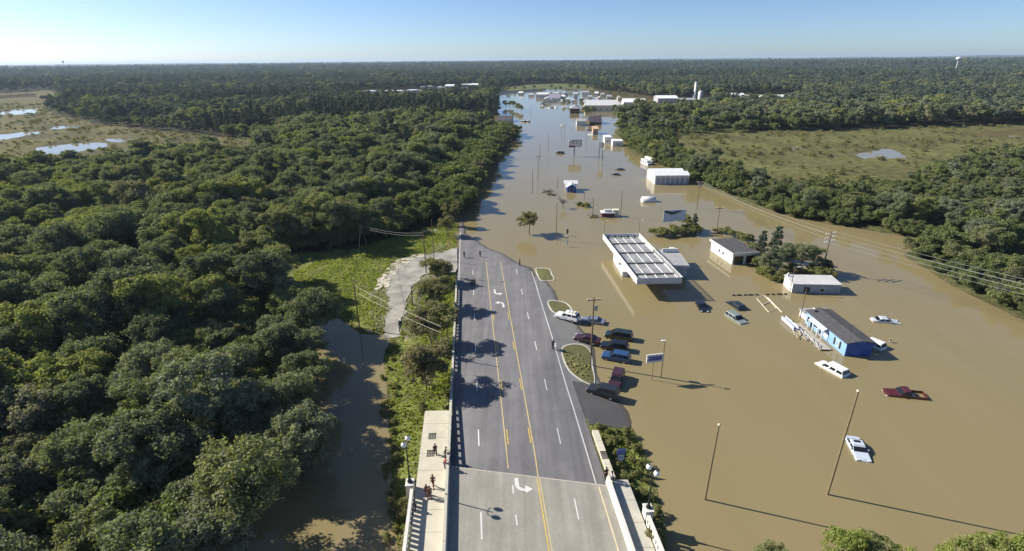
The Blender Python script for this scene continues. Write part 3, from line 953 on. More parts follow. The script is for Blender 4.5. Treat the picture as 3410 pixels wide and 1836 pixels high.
# scatter positions for the woods --------------------------------------------------
def scatter():
    pts = []
    for r0, r1, sp, smin, smax in ((30, 330, 5.6, .62, 1.14), (330, 700, 7.2, .8, 1.2), (700, 1300, 9.5, .85, 1.25), (1300, 2600, 16, 1.1, 1.7), (2600, 5200, 32, 1.8, 2.6)):
        half = r1
        g = np.arange(-half, half, sp)
        gy = np.arange(10, r1, sp)
        X_, Y_ = np.meshgrid(g, gy)
        X_ = X_ + rng.uniform(-.48, .48, X_.shape) * sp; Y_ = Y_ + rng.uniform(-.48, .48, X_.shape) * sp
        X_, Y_ = X_.ravel(), Y_.ravel()
        rr_ = np.hypot(X_, Y_)
        an = np.degrees(np.arctan2(X_, Y_))
        lim = 52 if r0 > 300 else 62
        k = (rr_ >= r0) & (rr_ < r1) & (np.abs(an) < lim)
        X_, Y_ = X_[k], Y_[k]
        pts.append(np.c_[X_, Y_, rng.uniform(smin, smax, len(X_))])
    A = np.concatenate(pts)
    # close young growth and shrubs in the thickets right of the flood
    n_ = 12000
    ex = np.c_[rng.uniform(20, 360, n_), rng.uniform(80, 360, n_), rng.uniform(0.40, 0.62, n_)]
    A = np.concatenate([A, ex])
    keep = np.ones(len(A), bool)
    for p_ in EXCL:
        ins = inside(p_, A[:, 0], A[:, 1])
        keep &= ~ins
    global N_MAIN
    N_MAIN = keep[:len(keep) - n_].sum()
    A = A[keep]
    near = np.hypot(A[:, 0], A[:, 1]) < 700
    d = np.full(len(A), 99.0)
    for p_ in [W_MAIN, EX_NEAR]:
        d[near] = np.minimum(d[near], dist(p_, A[near, 0], A[near, 1]))
    return A, d
TREES, TD = scatter()
EXTRA = (np.arange(len(TREES)) >= N_MAIN); kp = (TD > 1.6) | ((TREES[:, 2] < .63) & (TD > .4)); TREES, TD, EXTRA = TREES[kp], TD[kp], EXTRA[kp]
thin = (TREES[:, 0] < -10) & (TREES[:, 1] < 112) & (dist(EX_NEAR, TREES[:, 0], TREES[:, 1]) < 26) & (rng.random(len(TREES)) < .08)
TREES, TD = TREES[~thin], TD[~thin]; thin_ = thin
tx, ty, ts = TREES.T
tr_ = np.hypot(tx, ty)
ts = ts * (1 + 0.16 * np.clip(vnoise(tx, ty, 26, 77), -1.3, 1.3))
lshore = (tx < 40) & (ty > 150) & (ty < 480) & (TD < 26)
ts = np.where(lshore, ts * np.interp(TD, [0, 9, 26], [.30, .38, .92]), ts)
# kinds: young growth and shrubs by the right shore, pines in the far left stand, broadleaf elsewhere
right = tx > 0.02 * ty + 12
ts = np.where(right & (tr_ < 420), ts * rng.uniform(0.40, 0.80, len(ts)), ts)
ts = np.where(right & (TD < 9) & (tr_ < 420), ts * 0.72, ts)
corner = right & (tx > 95) & (ty < 140)
ts = np.where(corner, ts * 0.62, ts)
dl = dist(EX_MARSH_L, tx, ty); dr = dist(EX_MARSH_R, tx, ty)
ts = np.where((dl < 16) & (ty > 300), ts * 0.6, ts)
ts = np.where((dr < 40) & (ty < 360), ts * 0.62, ts)
band = right & (TD > 2) & (TD < 17) & (tx > 62) & (ty > 118) & (ty < 330) & (~EXTRA[~thin_])
ts = np.where(band, rng.uniform(.50, .86, len(ts)), ts)
kindf = vnoise(tx, ty, 60, 21)
pine = ((~right) & (tr_ > 420) & (tr_ < 900) & (vnoise(tx, ty, 220, 8) > -0.1)) | (kindf > 1.25)
pidx = rng.integers(0, 6, len(tx))
pidx[pine] = 6
thick = EXTRA[~thin_]
lite = right & (tr_ < 430) & ~thick & ~pine & (rng.random(len(tx)) < .6)
pidx[lite] = 7
gap = thick & (TD > 15) & (vnoise(tx, ty, 24, 55) > -.15)
pidx[thick] = np.where(rng.random(thick.sum()) < .8, 7, pidx[thick])
keep_ts = ts.copy()
ts = np.where(pidx == 7, rng.uniform(0.5, 1.1, len(ts)) * np.where(TD < 6, .75, np.where(TD > 18, .72, 1.0)), ts)
ts = np.where(gap, .02, ts)
ts = np.where(lite, keep_ts * 1.75, ts)
tz = np.where(tr_ < 2400, 0.1, 0.0) + ground_z(tx, ty).clip(-0.6, 60)
trot = rng.uniform(0, 6.28, len(tx))

# the ones that show largest are trees of their own
v = np.c_[tx, ty, tz + 8 * ts - CAM_H]
dep = v @ np.array(_fw); uu = (v @ np.array(_rt2)) / dep * FPX; vv = (v @ np.array(_up2)) / dep * FPX
vis = (dep > 5) & (np.abs(uu) < 1705 + 9000 / np.maximum(dep, 5)) & (np.abs(vv) < 918 + 12000 / np.maximum(dep, 5))
size = np.where(vis, ts * np.array([pr_[2] for pr_ in NEAR])[pidx] / dep, 0)
order = np.argsort(-size)
DN = dist(EX_NEAR, tx, ty); DF = np.minimum(dist(EX_CORR, tx, ty), dist(EX_NEAR[:7], tx, ty, False))
own = order[:292]
SP = ["round", "round", "tall", "spreading", "tall", "round", "pine", "thicket"]
for i in own:
    pr = NEAR[pidx[i]]
    if right[i]:
        if pidx[i] == 6: lab, grp = "dark cone shaped tree in the shoreline woods right of the flooded lots", "dark conifers right of the flood"
        elif pidx[i] == 7: lab, grp = "low leafy young tree in the thicket along the right shore", "young trees of the right shore thicket"
        else: lab, grp = "full grown leafy tree in the woods along the right shore", "broadleaf trees right of the flood"
    else:
        if pidx[i] == 6: lab, grp = "dark cone shaped conifer among the woods left of the road", "dark conifers left of the road"
        elif SP[pidx[i]] == "tall": lab, grp = "tall narrow crowned leafy tree in the woods left of the road", "tall trees left of the road"
        elif SP[pidx[i]] == "spreading": lab, grp = "wide flat crowned leafy tree in the woods left of the road", "wide crowned trees left of the road"
        else: lab, grp = "round crowned leafy tree in the dense woods left of the road", "round crowned trees left of the road"
    if not right[i]:
        where = (" overhanging the shaded channel" if (ty[i] < 112 and DN[i] < 8) else " at the edge of the left grass field" if DF[i] < 9 else " at the bottom left of the photo" if ty[i] < 62 else " in the middle of the left woods" if ty[i] < 130 else " deep in the left woods toward the marsh")
        lab = lab.split(" in the ")[0].split(" among the ")[0] + where; grp += where
    plant(pr, "pine_tree" if pidx[i] == 6 else ("young_tree" if pidx[i] == 7 else "broadleaf_tree"), lab, "tree", tx[i], ty[i], tz[i], ts[i], trot[i], grp)

# the rest of the woods: one mass of instanced trees
rest = ts > .05; rest[own] = False
und = (tr_ < 420) & (pidx != 7) & ~(right & (TD > 20))
ux, uy = np.tile(tx[und], 2) + rng.uniform(-4, 4, 2 * und.sum()), np.tile(ty[und], 2) + rng.uniform(-4, 4, 2 * und.sum())
uk = np.ones(len(ux), bool)
for p_ in EXCL: uk &= ~inside(p_, ux, uy)
uk &= dist(EX_NEAR, ux, uy) > np.where(uy < 112, 10, 3)
ux, uy = ux[uk], uy[uk]
protos = bpy.data.collections.new("woodland_prototypes")
def lod(seed, kind, h, rad, n, size, m):
    r = np.random.default_rng(seed)
    C, Q, oc = pine_clumps(r, h, rad) if kind == 'pine' else crown_clumps(r, kind, h, rad)
    V, Fq = leaves(C, Q, n, size, r, out_c=oc, spread=0.6)
    o = bpy.data.objects.new("p%02d" % seed, fast_mesh("woods_tree", V, Fq, m, smooth=False))
    return o
for k, a in enumerate([('round', 12.5, 4.6, 2300, 0.40, LEAF_WOOD), ('round', 11.5, 5.0, 2300, 0.42, LEAF_WOOD), ('tall', 14.0, 4.2, 2300, 0.40, LEAF_WOOD), ('spread', 12.0, 5.4, 2300, 0.43, LEAF_WOOD),
                       ('tall', 13.0, 3.9, 2100, 0.39, LEAF_WOOD), ('round', 10.0, 4.2, 2200, 0.38, LEAF_WOOD), ('pine', 14.5, 3.3, 1900, 0.36, LEAF_PINE), ('bush', 6.0, 3.4, 1500, 0.34, LEAF_THICKET)]):
    protos.objects.link(lod(60 + k, *a))
for k in range(8):
    protos.objects.link(bpy.data.objects.new("p%02d" % (70 + k), NEAR[k][0]))
for k, a in enumerate([('round', 12.5, 4.8, 2000, 0.44, LEAF_FAR), ('tall', 13.5, 4.4, 2000, 0.42, LEAF_FAR)]):
    protos.objects.link(lod(90 + k, *a))
scrub_p = bpy.data.collections.new("scrub_prototypes")
for k in range(3):
    scrub_p.objects.link(lod(80 + k, 'bush', 2.2, 2.2, 500, 0.26, LEAF_MARSH))

def instancer(name, P3, scl, rot, idx, coll, label, cat):
    me = bpy.data.meshes.new(name)
    me.from_pydata([tuple(q) for q in P3], [], [])
    for nm, typ, data in (("scl", 'FLOAT', scl), ("rotz", 'FLOAT', rot), ("pick", 'INT', idx)):
        a = me.attributes.new(nm, typ, 'POINT')
        a.data.foreach_set("value", np.ascontiguousarray(data, np.float32 if typ == 'FLOAT' else np.int32))
    o = link(bpy.data.objects.new(name, me))
    ng = bpy.data.node_groups.new(name + "_scatter", 'GeometryNodeTree')
    ng.interface.new_socket("Geometry", in_out='INPUT', socket_type='NodeSocketGeometry')
    ng.interface.new_socket("Geometry", in_out='OUTPUT', socket_type='NodeSocketGeometry')
    N = ng.nodes
    gi, go = N.new("NodeGroupInput"), N.new("NodeGroupOutput")
    ip = N.new("GeometryNodeInstanceOnPoints"); ci = N.new("GeometryNodeCollectionInfo")
    ci.inputs["Collection"].default_value = coll
    ci.inputs["Separate Children"].default_value = True
    ci.inputs["Reset Children"].default_value = True
    ip.inputs["Pick Instance"].default_value = True
    def attr(nm, typ):
        a = N.new("GeometryNodeInputNamedAttribute"); a.data_type = typ; a.inputs["Name"].default_value = nm
        return a.outputs["Attribute"]
    cx = N.new("ShaderNodeCombineXYZ")
    L = ng.links
    L.new(gi.outputs[0], ip.inputs["Points"]); L.new(ci.outputs[0], ip.inputs["Instance"])
    L.new(attr("pick", 'INT'), ip.inputs["Instance Index"])
    L.new(attr("rotz", 'FLOAT'), cx.inputs[2]); L.new(cx.outputs[0], ip.inputs["Rotation"])
    L.new(attr("scl", 'FLOAT'), ip.inputs["Scale"])
    L.new(ip.outputs[0], go.inputs[0])
    md = o.modifiers.new("scatter", 'NODES'); md.node_group = ng
    return tag(o, label, cat, kind="stuff")
nu = len(ux)
farw = (tr_ > 520) & rest & (rng.random(len(tx)) < np.clip(.45 + .35 * vnoise(tx, ty, 190, 91) + (tr_ - 520) / 1600, .1, .92))
pidx = np.where((tr_ < 280) & rest, pidx + 8, pidx)
pidx = np.where(farw, 16 + pidx % 2, pidx)
instancer("woods", np.r_[np.c_[tx, ty, tz][rest], np.c_[ux, uy, np.zeros(nu)]], np.r_[ts[rest], np.where(ux > .02 * uy + 12, rng.uniform(.5, .9, nu), rng.uniform(.9, 1.6, nu))], np.r_[trot[rest], rng.uniform(0, 6.28, nu)], np.r_[pidx[rest], np.where(np.hypot(ux, uy) < 200, 15, 7)], protos, "continuous woods covering the land out to the horizon", "woods")

# scrub on the marshes and in gaps
sx = rng.uniform(-700, 500, 26000); sy = rng.uniform(120, 720, 26000)
ok = (inside(EX_MARSH_L, sx, sy) | inside(EX_MARSH_R, sx, sy)) & (water_sd(sx, sy) > 1.5)
ok &= vnoise(sx, sy, 38, 31) > rng.uniform(-1.2, 1.6, len(sx))
ok &= (sx < 0) | (rng.random(len(sx)) < .7)
sx, sy = sx[ok], sy[ok]
instancer("marsh_scrub", np.c_[sx, sy, ground_z(sx, sy)], rng.uniform(0.25, 0.85, len(sx)), rng.uniform(0, 6.28, len(sx)), rng.integers(0, 3, len(sx)), scrub_p,
          "low brownish scrub and reeds over the flooded marshes", "scrub")

# far woods beyond single trees: a rough canopy sheet
X2, Y2, F2 = polar_grid(3800, 14500, 120, -60, 60, 900)
Z2 = ground_z(X2, Y2) + 9 + 4.0 * vnoise(X2, Y2, 70, 41) + 3.0 * vnoise(X2, Y2, 260, 42) + rng.uniform(-2, 2, X2.shape)
cm = np.zeros(X2.shape + (3,)); cm[:] = (0.055, 0.068, 0.034)
me = fast_mesh("far_canopy", np.c_[X2.ravel(), Y2.ravel(), Z2.ravel()], F2, zone_material("far_canopy_leaves", s1=0.004, s2=0.02, amt=0.4), cm.reshape(-1, 3), smooth=False)
tag(link(bpy.data.objects.new("far_canopy", me)), "unbroken dark forest canopy along the horizon", "forest", kind="stuff")

# ------------------------------------------------------------------ small woody things near the road
TUFT = leaf_material("grass_blades", [(0.0, (0.190, 0.215, 0.062)), (1.0, (0.190, 0.215, 0.062))], 0.4)
def tufts(n, pl, seed, h0, h1, cond=None):
    r = np.random.default_rng(seed)
    lo, hi = pl.min(0), pl.max(0)
    x = r.uniform(lo[0], hi[0], n); y = r.uniform(lo[1], hi[1], n)
    k = inside(pl, x, y); x, y = x[k], y[k]
    sd = water_sd(x, y); o = off(x, y)
    k = (sd > 0.1) & ((o < -7.6) | (o > 12.2)) & ~((o > -11.2) & (o < -7) & (y < 62.2)) & ~((o > 11) & (y > 59))
    track = np.array([(v.x, v.y) for v in [S(*q, .5) for q in TL] + [S(*q, .5) for q in TR[::-1]]])
    k &= ~inside(track, x, y) & (y > 41)
    k &= vnoise(x, y, 7, seed) > r.uniform(-1.6, 0.9, len(x))
    x, y = x[k], y[k]
    z = ground_z(x, y)
    m = len(x)
    a = r.uniform(0, 6.28, m); h = r.uniform(h0, h1, m); w = h * r.uniform(.5, .9, m)
    lean = r.normal(size=(m, 2)) * 0.35 * h[:, None]
    A = np.c_[x - np.cos(a) * w, y - np.sin(a) * w, z - .05]; B = np.c_[x + np.cos(a) * w, y + np.sin(a) * w, z - .05]
    T = np.c_[x + lean[:, 0], y + lean[:, 1], z + h]
    return np.stack([A, B, T], 1).reshape(-1, 3), np.arange(3 * m).reshape(m, 3)
V, Fq = tufts(130000, GRASS, 51, 0.12, 0.42)
tag(link(bpy.data.objects.new("grass", fast_mesh("grass", V, Fq, TUFT, smooth=False))), "rough green grass over the road banks and the left field", "grass", kind="stuff")

# right bank: bushes between the bridge and the flood
rb = random.Random(9)
spots = [(1512, 1075), (1530, 1082), (1552, 1080), (1575, 1088), (1545, 1105), (1580, 1112), (1602, 1120), (1560, 1165), (1590, 1150), (1615, 1160), (1570, 1200), (1600, 1190), (1628, 1200), (1585, 1235), (1612, 1235), (1638, 1240), (1600, 1270), (1630, 1275), (1652, 1285), (1620, 1310), (1645, 1320), (1662, 1330), (1655, 1365), (1530, 1120), (1548, 1140)]
ORD = ["first", "second", "third", "fourth", "fifth", "sixth", "seventh", "eighth", "ninth", "tenth", "eleventh", "twelfth", "thirteenth", "fourteenth", "fifteenth", "sixteenth", "seventeenth", "eighteenth", "nineteenth", "twentieth"]
for i, (x, y) in enumerate(spots):
    q = G(x, y, 1.0)
    plant(BUSHES[i % 3], "bush", "leafy olive green bush on the bank between the bridge and the brown water", "bush", q.x, q.y, max(gz1(q.x, q.y), -0.1) - 0.1, rb.uniform(0.26, 0.46), rb.uniform(0, 6.28), "bushes on the right bank", )
# bushes and weeds along the foot of the left bank
for i in range(22):
    t = i / 21
    x, y = 968 + 14 * math.sin(i * 1.7) + (14 * max(0, t - .6)), 880 + 470 * t
    q = G(x + rb.uniform(4, 26), y, 0.5)
    plant(BUSHES[i % 3], "bush", "bright green weedy bush at the waterside foot of the left road bank", "bush", q.x, q.y, max(gz1(q.x, q.y), -.05) - 0.1, rb.uniform(0.16, 0.36), rb.uniform(0, 6.28), "waterside bushes of the left bank")
q = G(1062, 1030, 1.4)
plant(BUSHES[0], "bush", "round dark green shrub beside the last tree before the left sidewalk", "bush", q.x, q.y, gz1(q.x, q.y) - 0.05, 0.55, 1.0, None)
q = G(1645, 1355, 1.5)
plant(BUSHES[2], "bush", "dark scraggly shrub at the foot of the right bridge lamp", "bush", q.x, q.y, 0.6, 0.6, 2.0, None)
q = G(1012, 1270, 1.0)
plant(BUSHES[1], "bush", "grey green shrub beside the left bridge pedestal", "bush", q.x, q.y, 0.0, 0.6, 2.0, None)

# the row of slender trees on the verge left of the road, then on along the flooded street
VERGE = [make_proto(44, 'tall', 8.0, 3.1, 12000, 0.13, LEAF_MYRTLE, BARK_PALE, stems=3, tr=0.10), make_proto(45, 'round', 7.6, 3.2, 12000, 0.13, LEAF_MYRTLE, BARK_PALE, stems=3, tr=0.10)]
for i, (x, y, s_) in enumerate([(1583, 1314, 1.0), (1579, 1165, .98), (1561, 1042, .88), (1541, 943, .80)]):
    q = S(x, y, 1.0) - Vector((7.4, -2.5, 0)) * s_
    plant(VERGE[i % 2], "street_tree", ORD[i] + " slender tree from the bridge on the verge left of the road", "tree", q.x, q.y, gz1(q.x, q.y), s_ * 1.38, 1.3 * i, "verge trees left of the road", sz=s_)
for i, (x, y, s_) in enumerate([(1396, 1212, .9), (1410, 1090, .95), (1428, 985, .8), (1380, 1180, .7), (1452, 905, .95), (1402, 1050, .7)]):
    q = S(x, y, 1.0)
    plant(BUSHES[i % 3], "bush", ["tall shrub between the first and second verge trees", "tall shrub between the second and third verge trees", "tall shrub between the third and fourth verge trees", "shrub on the slope below the second verge tree", "round shrub at the bend of the gravel track", "shrub on the slope beside the lower gravel track"][i], "bush", q.x, q.y, gz1(q.x, q.y) - .1, s_, i * 2.1, None)
q = S(1478, 925, 1.0)
row2 = [(1120, 590), (1128, 566), (1142, 543), (1152, 520), (1164, 500), (1176, 480), (1188, 460), (1202, 440), (1216, 420), (1230, 402), (1244, 387), (1256, 374), (1268, 362), (1280, 352), (1290, 344), (1298, 338)]
for i, (x, y) in enumerate(row2):
    q = G(x + 6, y + 4, 0.2)
    plant(MYRTLE[(i + 1) % 2], "street_tree", ORD[i] + " street tree along the flooded left shore, counting away from the dry road", "tree", q.x, q.y, -0.1, 0.95 + 0.1 * math.sin(i * 2.3), 0.7 * i, "street trees along the flooded left shore")
q = S(1480, 1006, 1.0)

# trees standing in the flood
q = S(1762, 781)
plant(MYRTLE[2], "flooded_tree", "lone round tree standing in the brown water before the gas station", "tree", q.x, q.y, -0.9, 1.05, 0.3, None)
CLUMP = [("shrub", 1, "leafy shrub island under the large pale billboard", [(2195, 785), (2212, 790), (2232, 788), (2250, 783), (2268, 784), (2286, 780), (2300, 775), (2315, 782)], 0.95),
         ("shrub", 1, "leafy shrub on the spit behind the white flat roofed building", [(2395, 775), (2420, 780), (2445, 790), (2470, 798), (2490, 812), (2505, 845)], 0.9)]
for nm, pi, lab, pts, s_ in CLUMP:
    for k, (x, y) in enumerate(pts):
        q = S(x, y); plant(BUSHES[(k + pi) % 3], nm, lab, "shrub", q.x, q.y, -0.3, s_ * rb.uniform(.8, 1.25), k * 1.1, lab.replace("leafy shrub", "shrubs"))
TRS = [(2530, 860, 0.55, 6, "dark pointed conifer behind the white flat roofed building"), (2575, 870, 0.68, 6, "tall dark conifer at the middle of the tree clump by the grey shed"),
       (2545, 905, 0.48, 5, "bright leafed low tree at the left front of the tree clump by the grey shed"), (2585, 915, 0.55, 0, "round leafy tree at the front of the tree clump by the grey shed"),
       (2625, 905, 0.62, 1, "wide leafy tree leaning over the grey shed roof"), (2660, 905, 0.62, 3, "leafy tree behind the left half of the grey shed"), (2700, 908, 0.55, 0, "leafy tree beside the tall three arm power pole"),
       (2310, 772, 0.42, 6, "small dark conifer at the right end of the billboard shrubs"), (2285, 765, 0.45, 1, "pale leafy tree right of the large pale billboard"),
       (2500, 862, 0.42, 5, "small leafy tree at the back corner of the white flat roofed building"), (2740, 915, 0.35, 1, "low shrubby tree at the right end of the tree clump by the grey shed")]
for k, (x, y) in enumerate([(2515, 885), (2535, 912), (2552, 925), (2572, 932), (2592, 935), (2612, 930), (2640, 915), (2668, 918), (2700, 922), (2730, 925), (2755, 928), (2530, 880), (2560, 895)]):
    q = S(x, y); plant(BUSHES[k % 3], "shrub", "leafy shrub at the foot of the tree clump by the grey shed", "shrub", q.x, q.y, -.3, rb.uniform(.75, 1.2), k * 1.7, "shrubs of the tree clump by the grey shed")
for x, y, s_, pi, lab in TRS:
    q = S(x, y); plant(NEAR[pi], "pine_tree" if pi == 6 else "broadleaf_tree", lab, "tree", q.x, q.y, -0.4, s_, x * .7, None)
for k, (x, y) in enumerate([(1684, 358), (1698, 358), (1710, 362), (1722, 368), (1736, 373)]):
    q = S(x, y); plant(NEAR[k % 3], "broadleaf_tree", "low tree of the small green island in the far end of the flooded street", "tree", q.x, q.y, -1, 0.7, k, "trees on the far street island")
for k, (x, y, s_) in enumerate([(1955, 388, .85), (1968, 385, .8), (1945, 380, .6)]):
    q = S(x, y); plant(NEAR[k], "broadleaf_tree", ["large leafy tree between the brown house and the dark roofed building", "leafy tree behind the dark roofed building", "small leafy tree beside the brown house"][k], "tree", q.x, q.y, -1, s_, k, None)
# near crowns at the bottom right corner
LEAF_BRIGHT = leaf_material("bright_new_leaves", [(0.0, (0.190, 0.225, 0.060)), (0.6, (0.225, 0.255, 0.068)), (1.0, (0.180, 0.195, 0.095))], .4)
BRIGHT = [make_proto(71, 'tall', 9.0, 2.6, 8000, 0.11, LEAF_BRIGHT), make_proto(72, 'round', 8.0, 2.9, 8000, 0.11, LEAF_BRIGHT)]
for k, (x, y, s_, pi) in enumerate([(2840, 1745, .8, 0), (2950, 1795, .8, 1), (3060, 1830, .75, 1), (3200, 1815, .8, 0), (3330, 1800, .85, 1), (2590, 1832, .7, 1), (3420, 1785, .8, 0)]):
    q = S(x, y, BRIGHT[pi][2] * s_ * .98)
    plant(BRIGHT[pi], "broadleaf_tree", ["tallest bright leafed treetop at the bottom right of the photo", "leafy treetop just right of the tallest one at the bottom right", "leafy treetop at the middle of the bottom right group", "treetop third from the bottom right corner", "treetop second from the bottom right corner", "small treetop at the bottom edge below the two bare poles", "treetop cut off by the bottom right corner"][k], "tree", q.x, q.y, 0, s_, k * 1.3, "treetops at the bottom right")

# ------------------------------------------------------------------ buildings
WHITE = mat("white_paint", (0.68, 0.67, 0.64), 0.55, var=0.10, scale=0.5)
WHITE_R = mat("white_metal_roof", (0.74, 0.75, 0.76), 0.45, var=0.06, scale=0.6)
GREY_R = mat("grey_roof", (0.33, 0.33, 0.34), 0.7, var=0.12, scale=0.5)
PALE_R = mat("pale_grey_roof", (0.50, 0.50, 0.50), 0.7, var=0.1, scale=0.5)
DARK_R = mat("charcoal_shingles", (0.075, 0.074, 0.078), 0.9, var=0.22, scale=1.1)
PURPLE_R = mat("dark_plum_roof", (0.060, 0.045, 0.065), 0.8, var=0.2, scale=0.6)
GLASS = mat("dark_glass", (0.012, 0.014, 0.018), 0.08, var=0.1, spec=0.6)
CREAM = mat("cream_wall", (0.68, 0.63, 0.48), 0.7, var=0.08, scale=0.6)
BROWN = mat("brown_wall", (0.10, 0.06, 0.05), 0.8, var=0.2, scale=0.6)
TAN = mat("tan_wall", (0.52, 0.36, 0.24), 0.8, var=0.15, scale=0.6)
GREYW = mat("grey_metal_wall", (0.36, 0.37, 0.39), 0.55, var=0.14, scale=0.5)
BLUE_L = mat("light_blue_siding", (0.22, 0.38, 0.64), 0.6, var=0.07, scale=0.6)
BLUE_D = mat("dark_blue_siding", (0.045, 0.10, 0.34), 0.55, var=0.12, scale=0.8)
STEEL = mat("galvanised_steel", (0.42, 0.43, 0.44), 0.45, metal=0.6, var=0.1)
WOODP = mat("pole_wood", (0.16, 0.115, 0.075), 0.9, var=0.25, scale=3)
YELLOWP = mat("weathered_pole", (0.20, 0.155, 0.085), 0.8, var=0.2, scale=3)
DARKM = mat("dark_metal", (0.035, 0.035, 0.04), 0.5, var=0.2)

def frame_of(p0, p1):
    d = (p1 - p0); d.z = 0
    return math.atan2(d.y, d.x), d.length

def gable(mb, w, d, h, rise, ov, axis, th=0.12):
    """two sloped slabs; axis 'x': ridge along x"""
    if axis == 'x':
        for s_ in (0, 1):
            y0 = -ov if s_ == 0 else d + ov
            e = h - rise * ov / (d / 2)
            mb.add([(-ov, y0, e), (w + ov, y0, e), (w + ov, d / 2, h + rise), (-ov, d / 2, h + rise),
                    (-ov, y0, e + th), (w + ov, y0, e + th), (w + ov, d / 2, h + rise + th), (-ov, d / 2, h + rise + th)],
                   [(0, 3, 2, 1), (4, 5, 6, 7), (0, 1, 5, 4), (1, 2, 6, 5), (2, 3, 7, 6), (3, 0, 4, 7)])
    else:
        for s_ in (0, 1):
            x0 = -ov if s_ == 0 else w + ov
            e = h - rise * ov / (w / 2)
            mb.add([(x0, -ov, e), (x0, d + ov, e), (w / 2, d + ov, h + rise), (w / 2, -ov, h + rise),
                    (x0, -ov, e + th), (x0, d + ov, e + th), (w / 2, d + ov, h + rise + th), (w / 2, -ov, h + rise + th)],
                   [(0, 3, 2, 1), (4, 5, 6, 7), (0, 1, 5, 4), (1, 2, 6, 5), (2, 3, 7, 6), (3, 0, 4, 7)])
    return mb

def opening(t, face, u, z, ww, hh, w, d, kind="window", fm=None, pane=None):
    fm = fm or WHITE; pane = pane or GLASS
    def place(a0, a1, z0, z1, o0, o1):
        if face == 'front': return (a0, a1, -o1, -o0, z0, z1)
        if face == 'back': return (a0, a1, d + o0, d + o1, z0, z1)
        if face == 'left': return (-o1, -o0, a0, a1, z0, z1)
        return (w + o0, w + o1, a0, a1, z0, z1)
    fr = MB().box(*place(u - ww / 2, u + ww / 2, z, z + hh, -0.05, 0.04)).build(kind, fm, t)
    b_ = 0.09
    MB().box(*place(u - ww / 2 + b_, u + ww / 2 - b_, z + b_, z + hh - b_, 0.0, 0.055)).build("pane" if kind == "window" else "door_panel", pane, fr)
    return fr

def bldg(name, label, p0, p1, depth, h, wall, roofm, roof='flat', rise=1.0, axis='x', ov=0.3, wins=(), cat="building", group=None, z0=-1.5, fascia=None):
    rot, w = frame_of(p0, p1)
    t = thing(name, label, cat, (p0.x, p0.y, 0), rot, group)
    mb = MB()
    d = depth
    if roof in ('gable',) and axis == 'x':
        mb.prism([(0, z0), (d, z0), (d, h), (d / 2, h + rise), (0, h)], 0, w)
    elif roof == 'gable':
        prof = [(0, z0), (w, z0), (w, h), (w / 2, h + rise), (0, h)]
        n = 5
        v_ = [(x, 0, z) for x, z in prof] + [(x, d, z) for x, z in prof]
        mb.add(v_, [tuple(range(n)), tuple(range(2 * n - 1, n - 1, -1))] + [((i + 1) % n, i, n + i, n + (i + 1) % n) for i in range(n)])
    else:
        mb.box(0, w, 0, d, z0, h)
    mb.build("wall", wall, t)
    rb_ = MB()
    if roof == 'gable': gable(rb_, w, d, h + 0.02, rise, ov, axis)
    elif roof == 'flat':
        rb_.box(-ov, w + ov, -ov, d + ov, h + 0.003, h + 0.16)
    elif roof == 'shed':
        rb_.add([(-ov, -ov, h), (w + ov, -ov, h), (w + ov, d + ov, h + rise), (-ov, d + ov, h + rise), (-ov, -ov, h + .15), (w + ov, -ov, h + .15), (w + ov, d + ov, h + rise + .15), (-ov, d + ov, h + rise + .15)],
                [(0, 3, 2, 1), (4, 5, 6, 7), (0, 1, 5, 4), (1, 2, 6, 5), (2, 3, 7, 6), (3, 0, 4, 7)])
    elif roof == 'hip':
        k = min(w, d) / 2
        v_ = [(-ov, -ov, h), (w + ov, -ov, h), (w + ov, d + ov, h), (-ov, d + ov, h)]
        a_, b_ = ((k, d / 2, h + rise), (w - k, d / 2, h + rise)) if w >= d else ((w / 2, k, h + rise), (w / 2, d - k, h + rise))
        if w >= d: rb_.add(v_ + [a_, b_], [(0, 3, 2, 1), (0, 1, 5, 4), (1, 2, 5), (2, 3, 4, 5), (3, 0, 4)])
        else: rb_.add(v_ + [a_, b_], [(0, 3, 2, 1), (0, 1, 4), (1, 2, 5, 4), (2, 3, 5), (3, 0, 4, 5)])
    rf = rb_.build("roof", roofm, t)
    if fascia:
        MB().box(-ov - .03, w + ov + .03, -ov - .04, -ov - .004, h - 0.35, h + 0.22).build("fascia", fascia, rf)
    for wn in wins: opening(t, *wn[:5], w, d, *(wn[5:] if len(wn) > 5 else ()))
    return t, w

def hgt(bx, by, tyy, z=0.0):
    """height of something standing at photo (3410) bx, by whose top shows at tyy"""
    b_ = S(bx, by, z)
    lo, hi = 0.0, 60.0
    for _ in range(40):
        m_ = (lo + hi) / 2
        d_ = b_ + Vector((0, 0, m_)) - Vector((0, 0, CAM_H))
        yy = 918.0 - FPX * d_.dot(_up2) / d_.dot(_fw)
        if yy > tyy: lo = m_
        else: hi = m_
    return lo

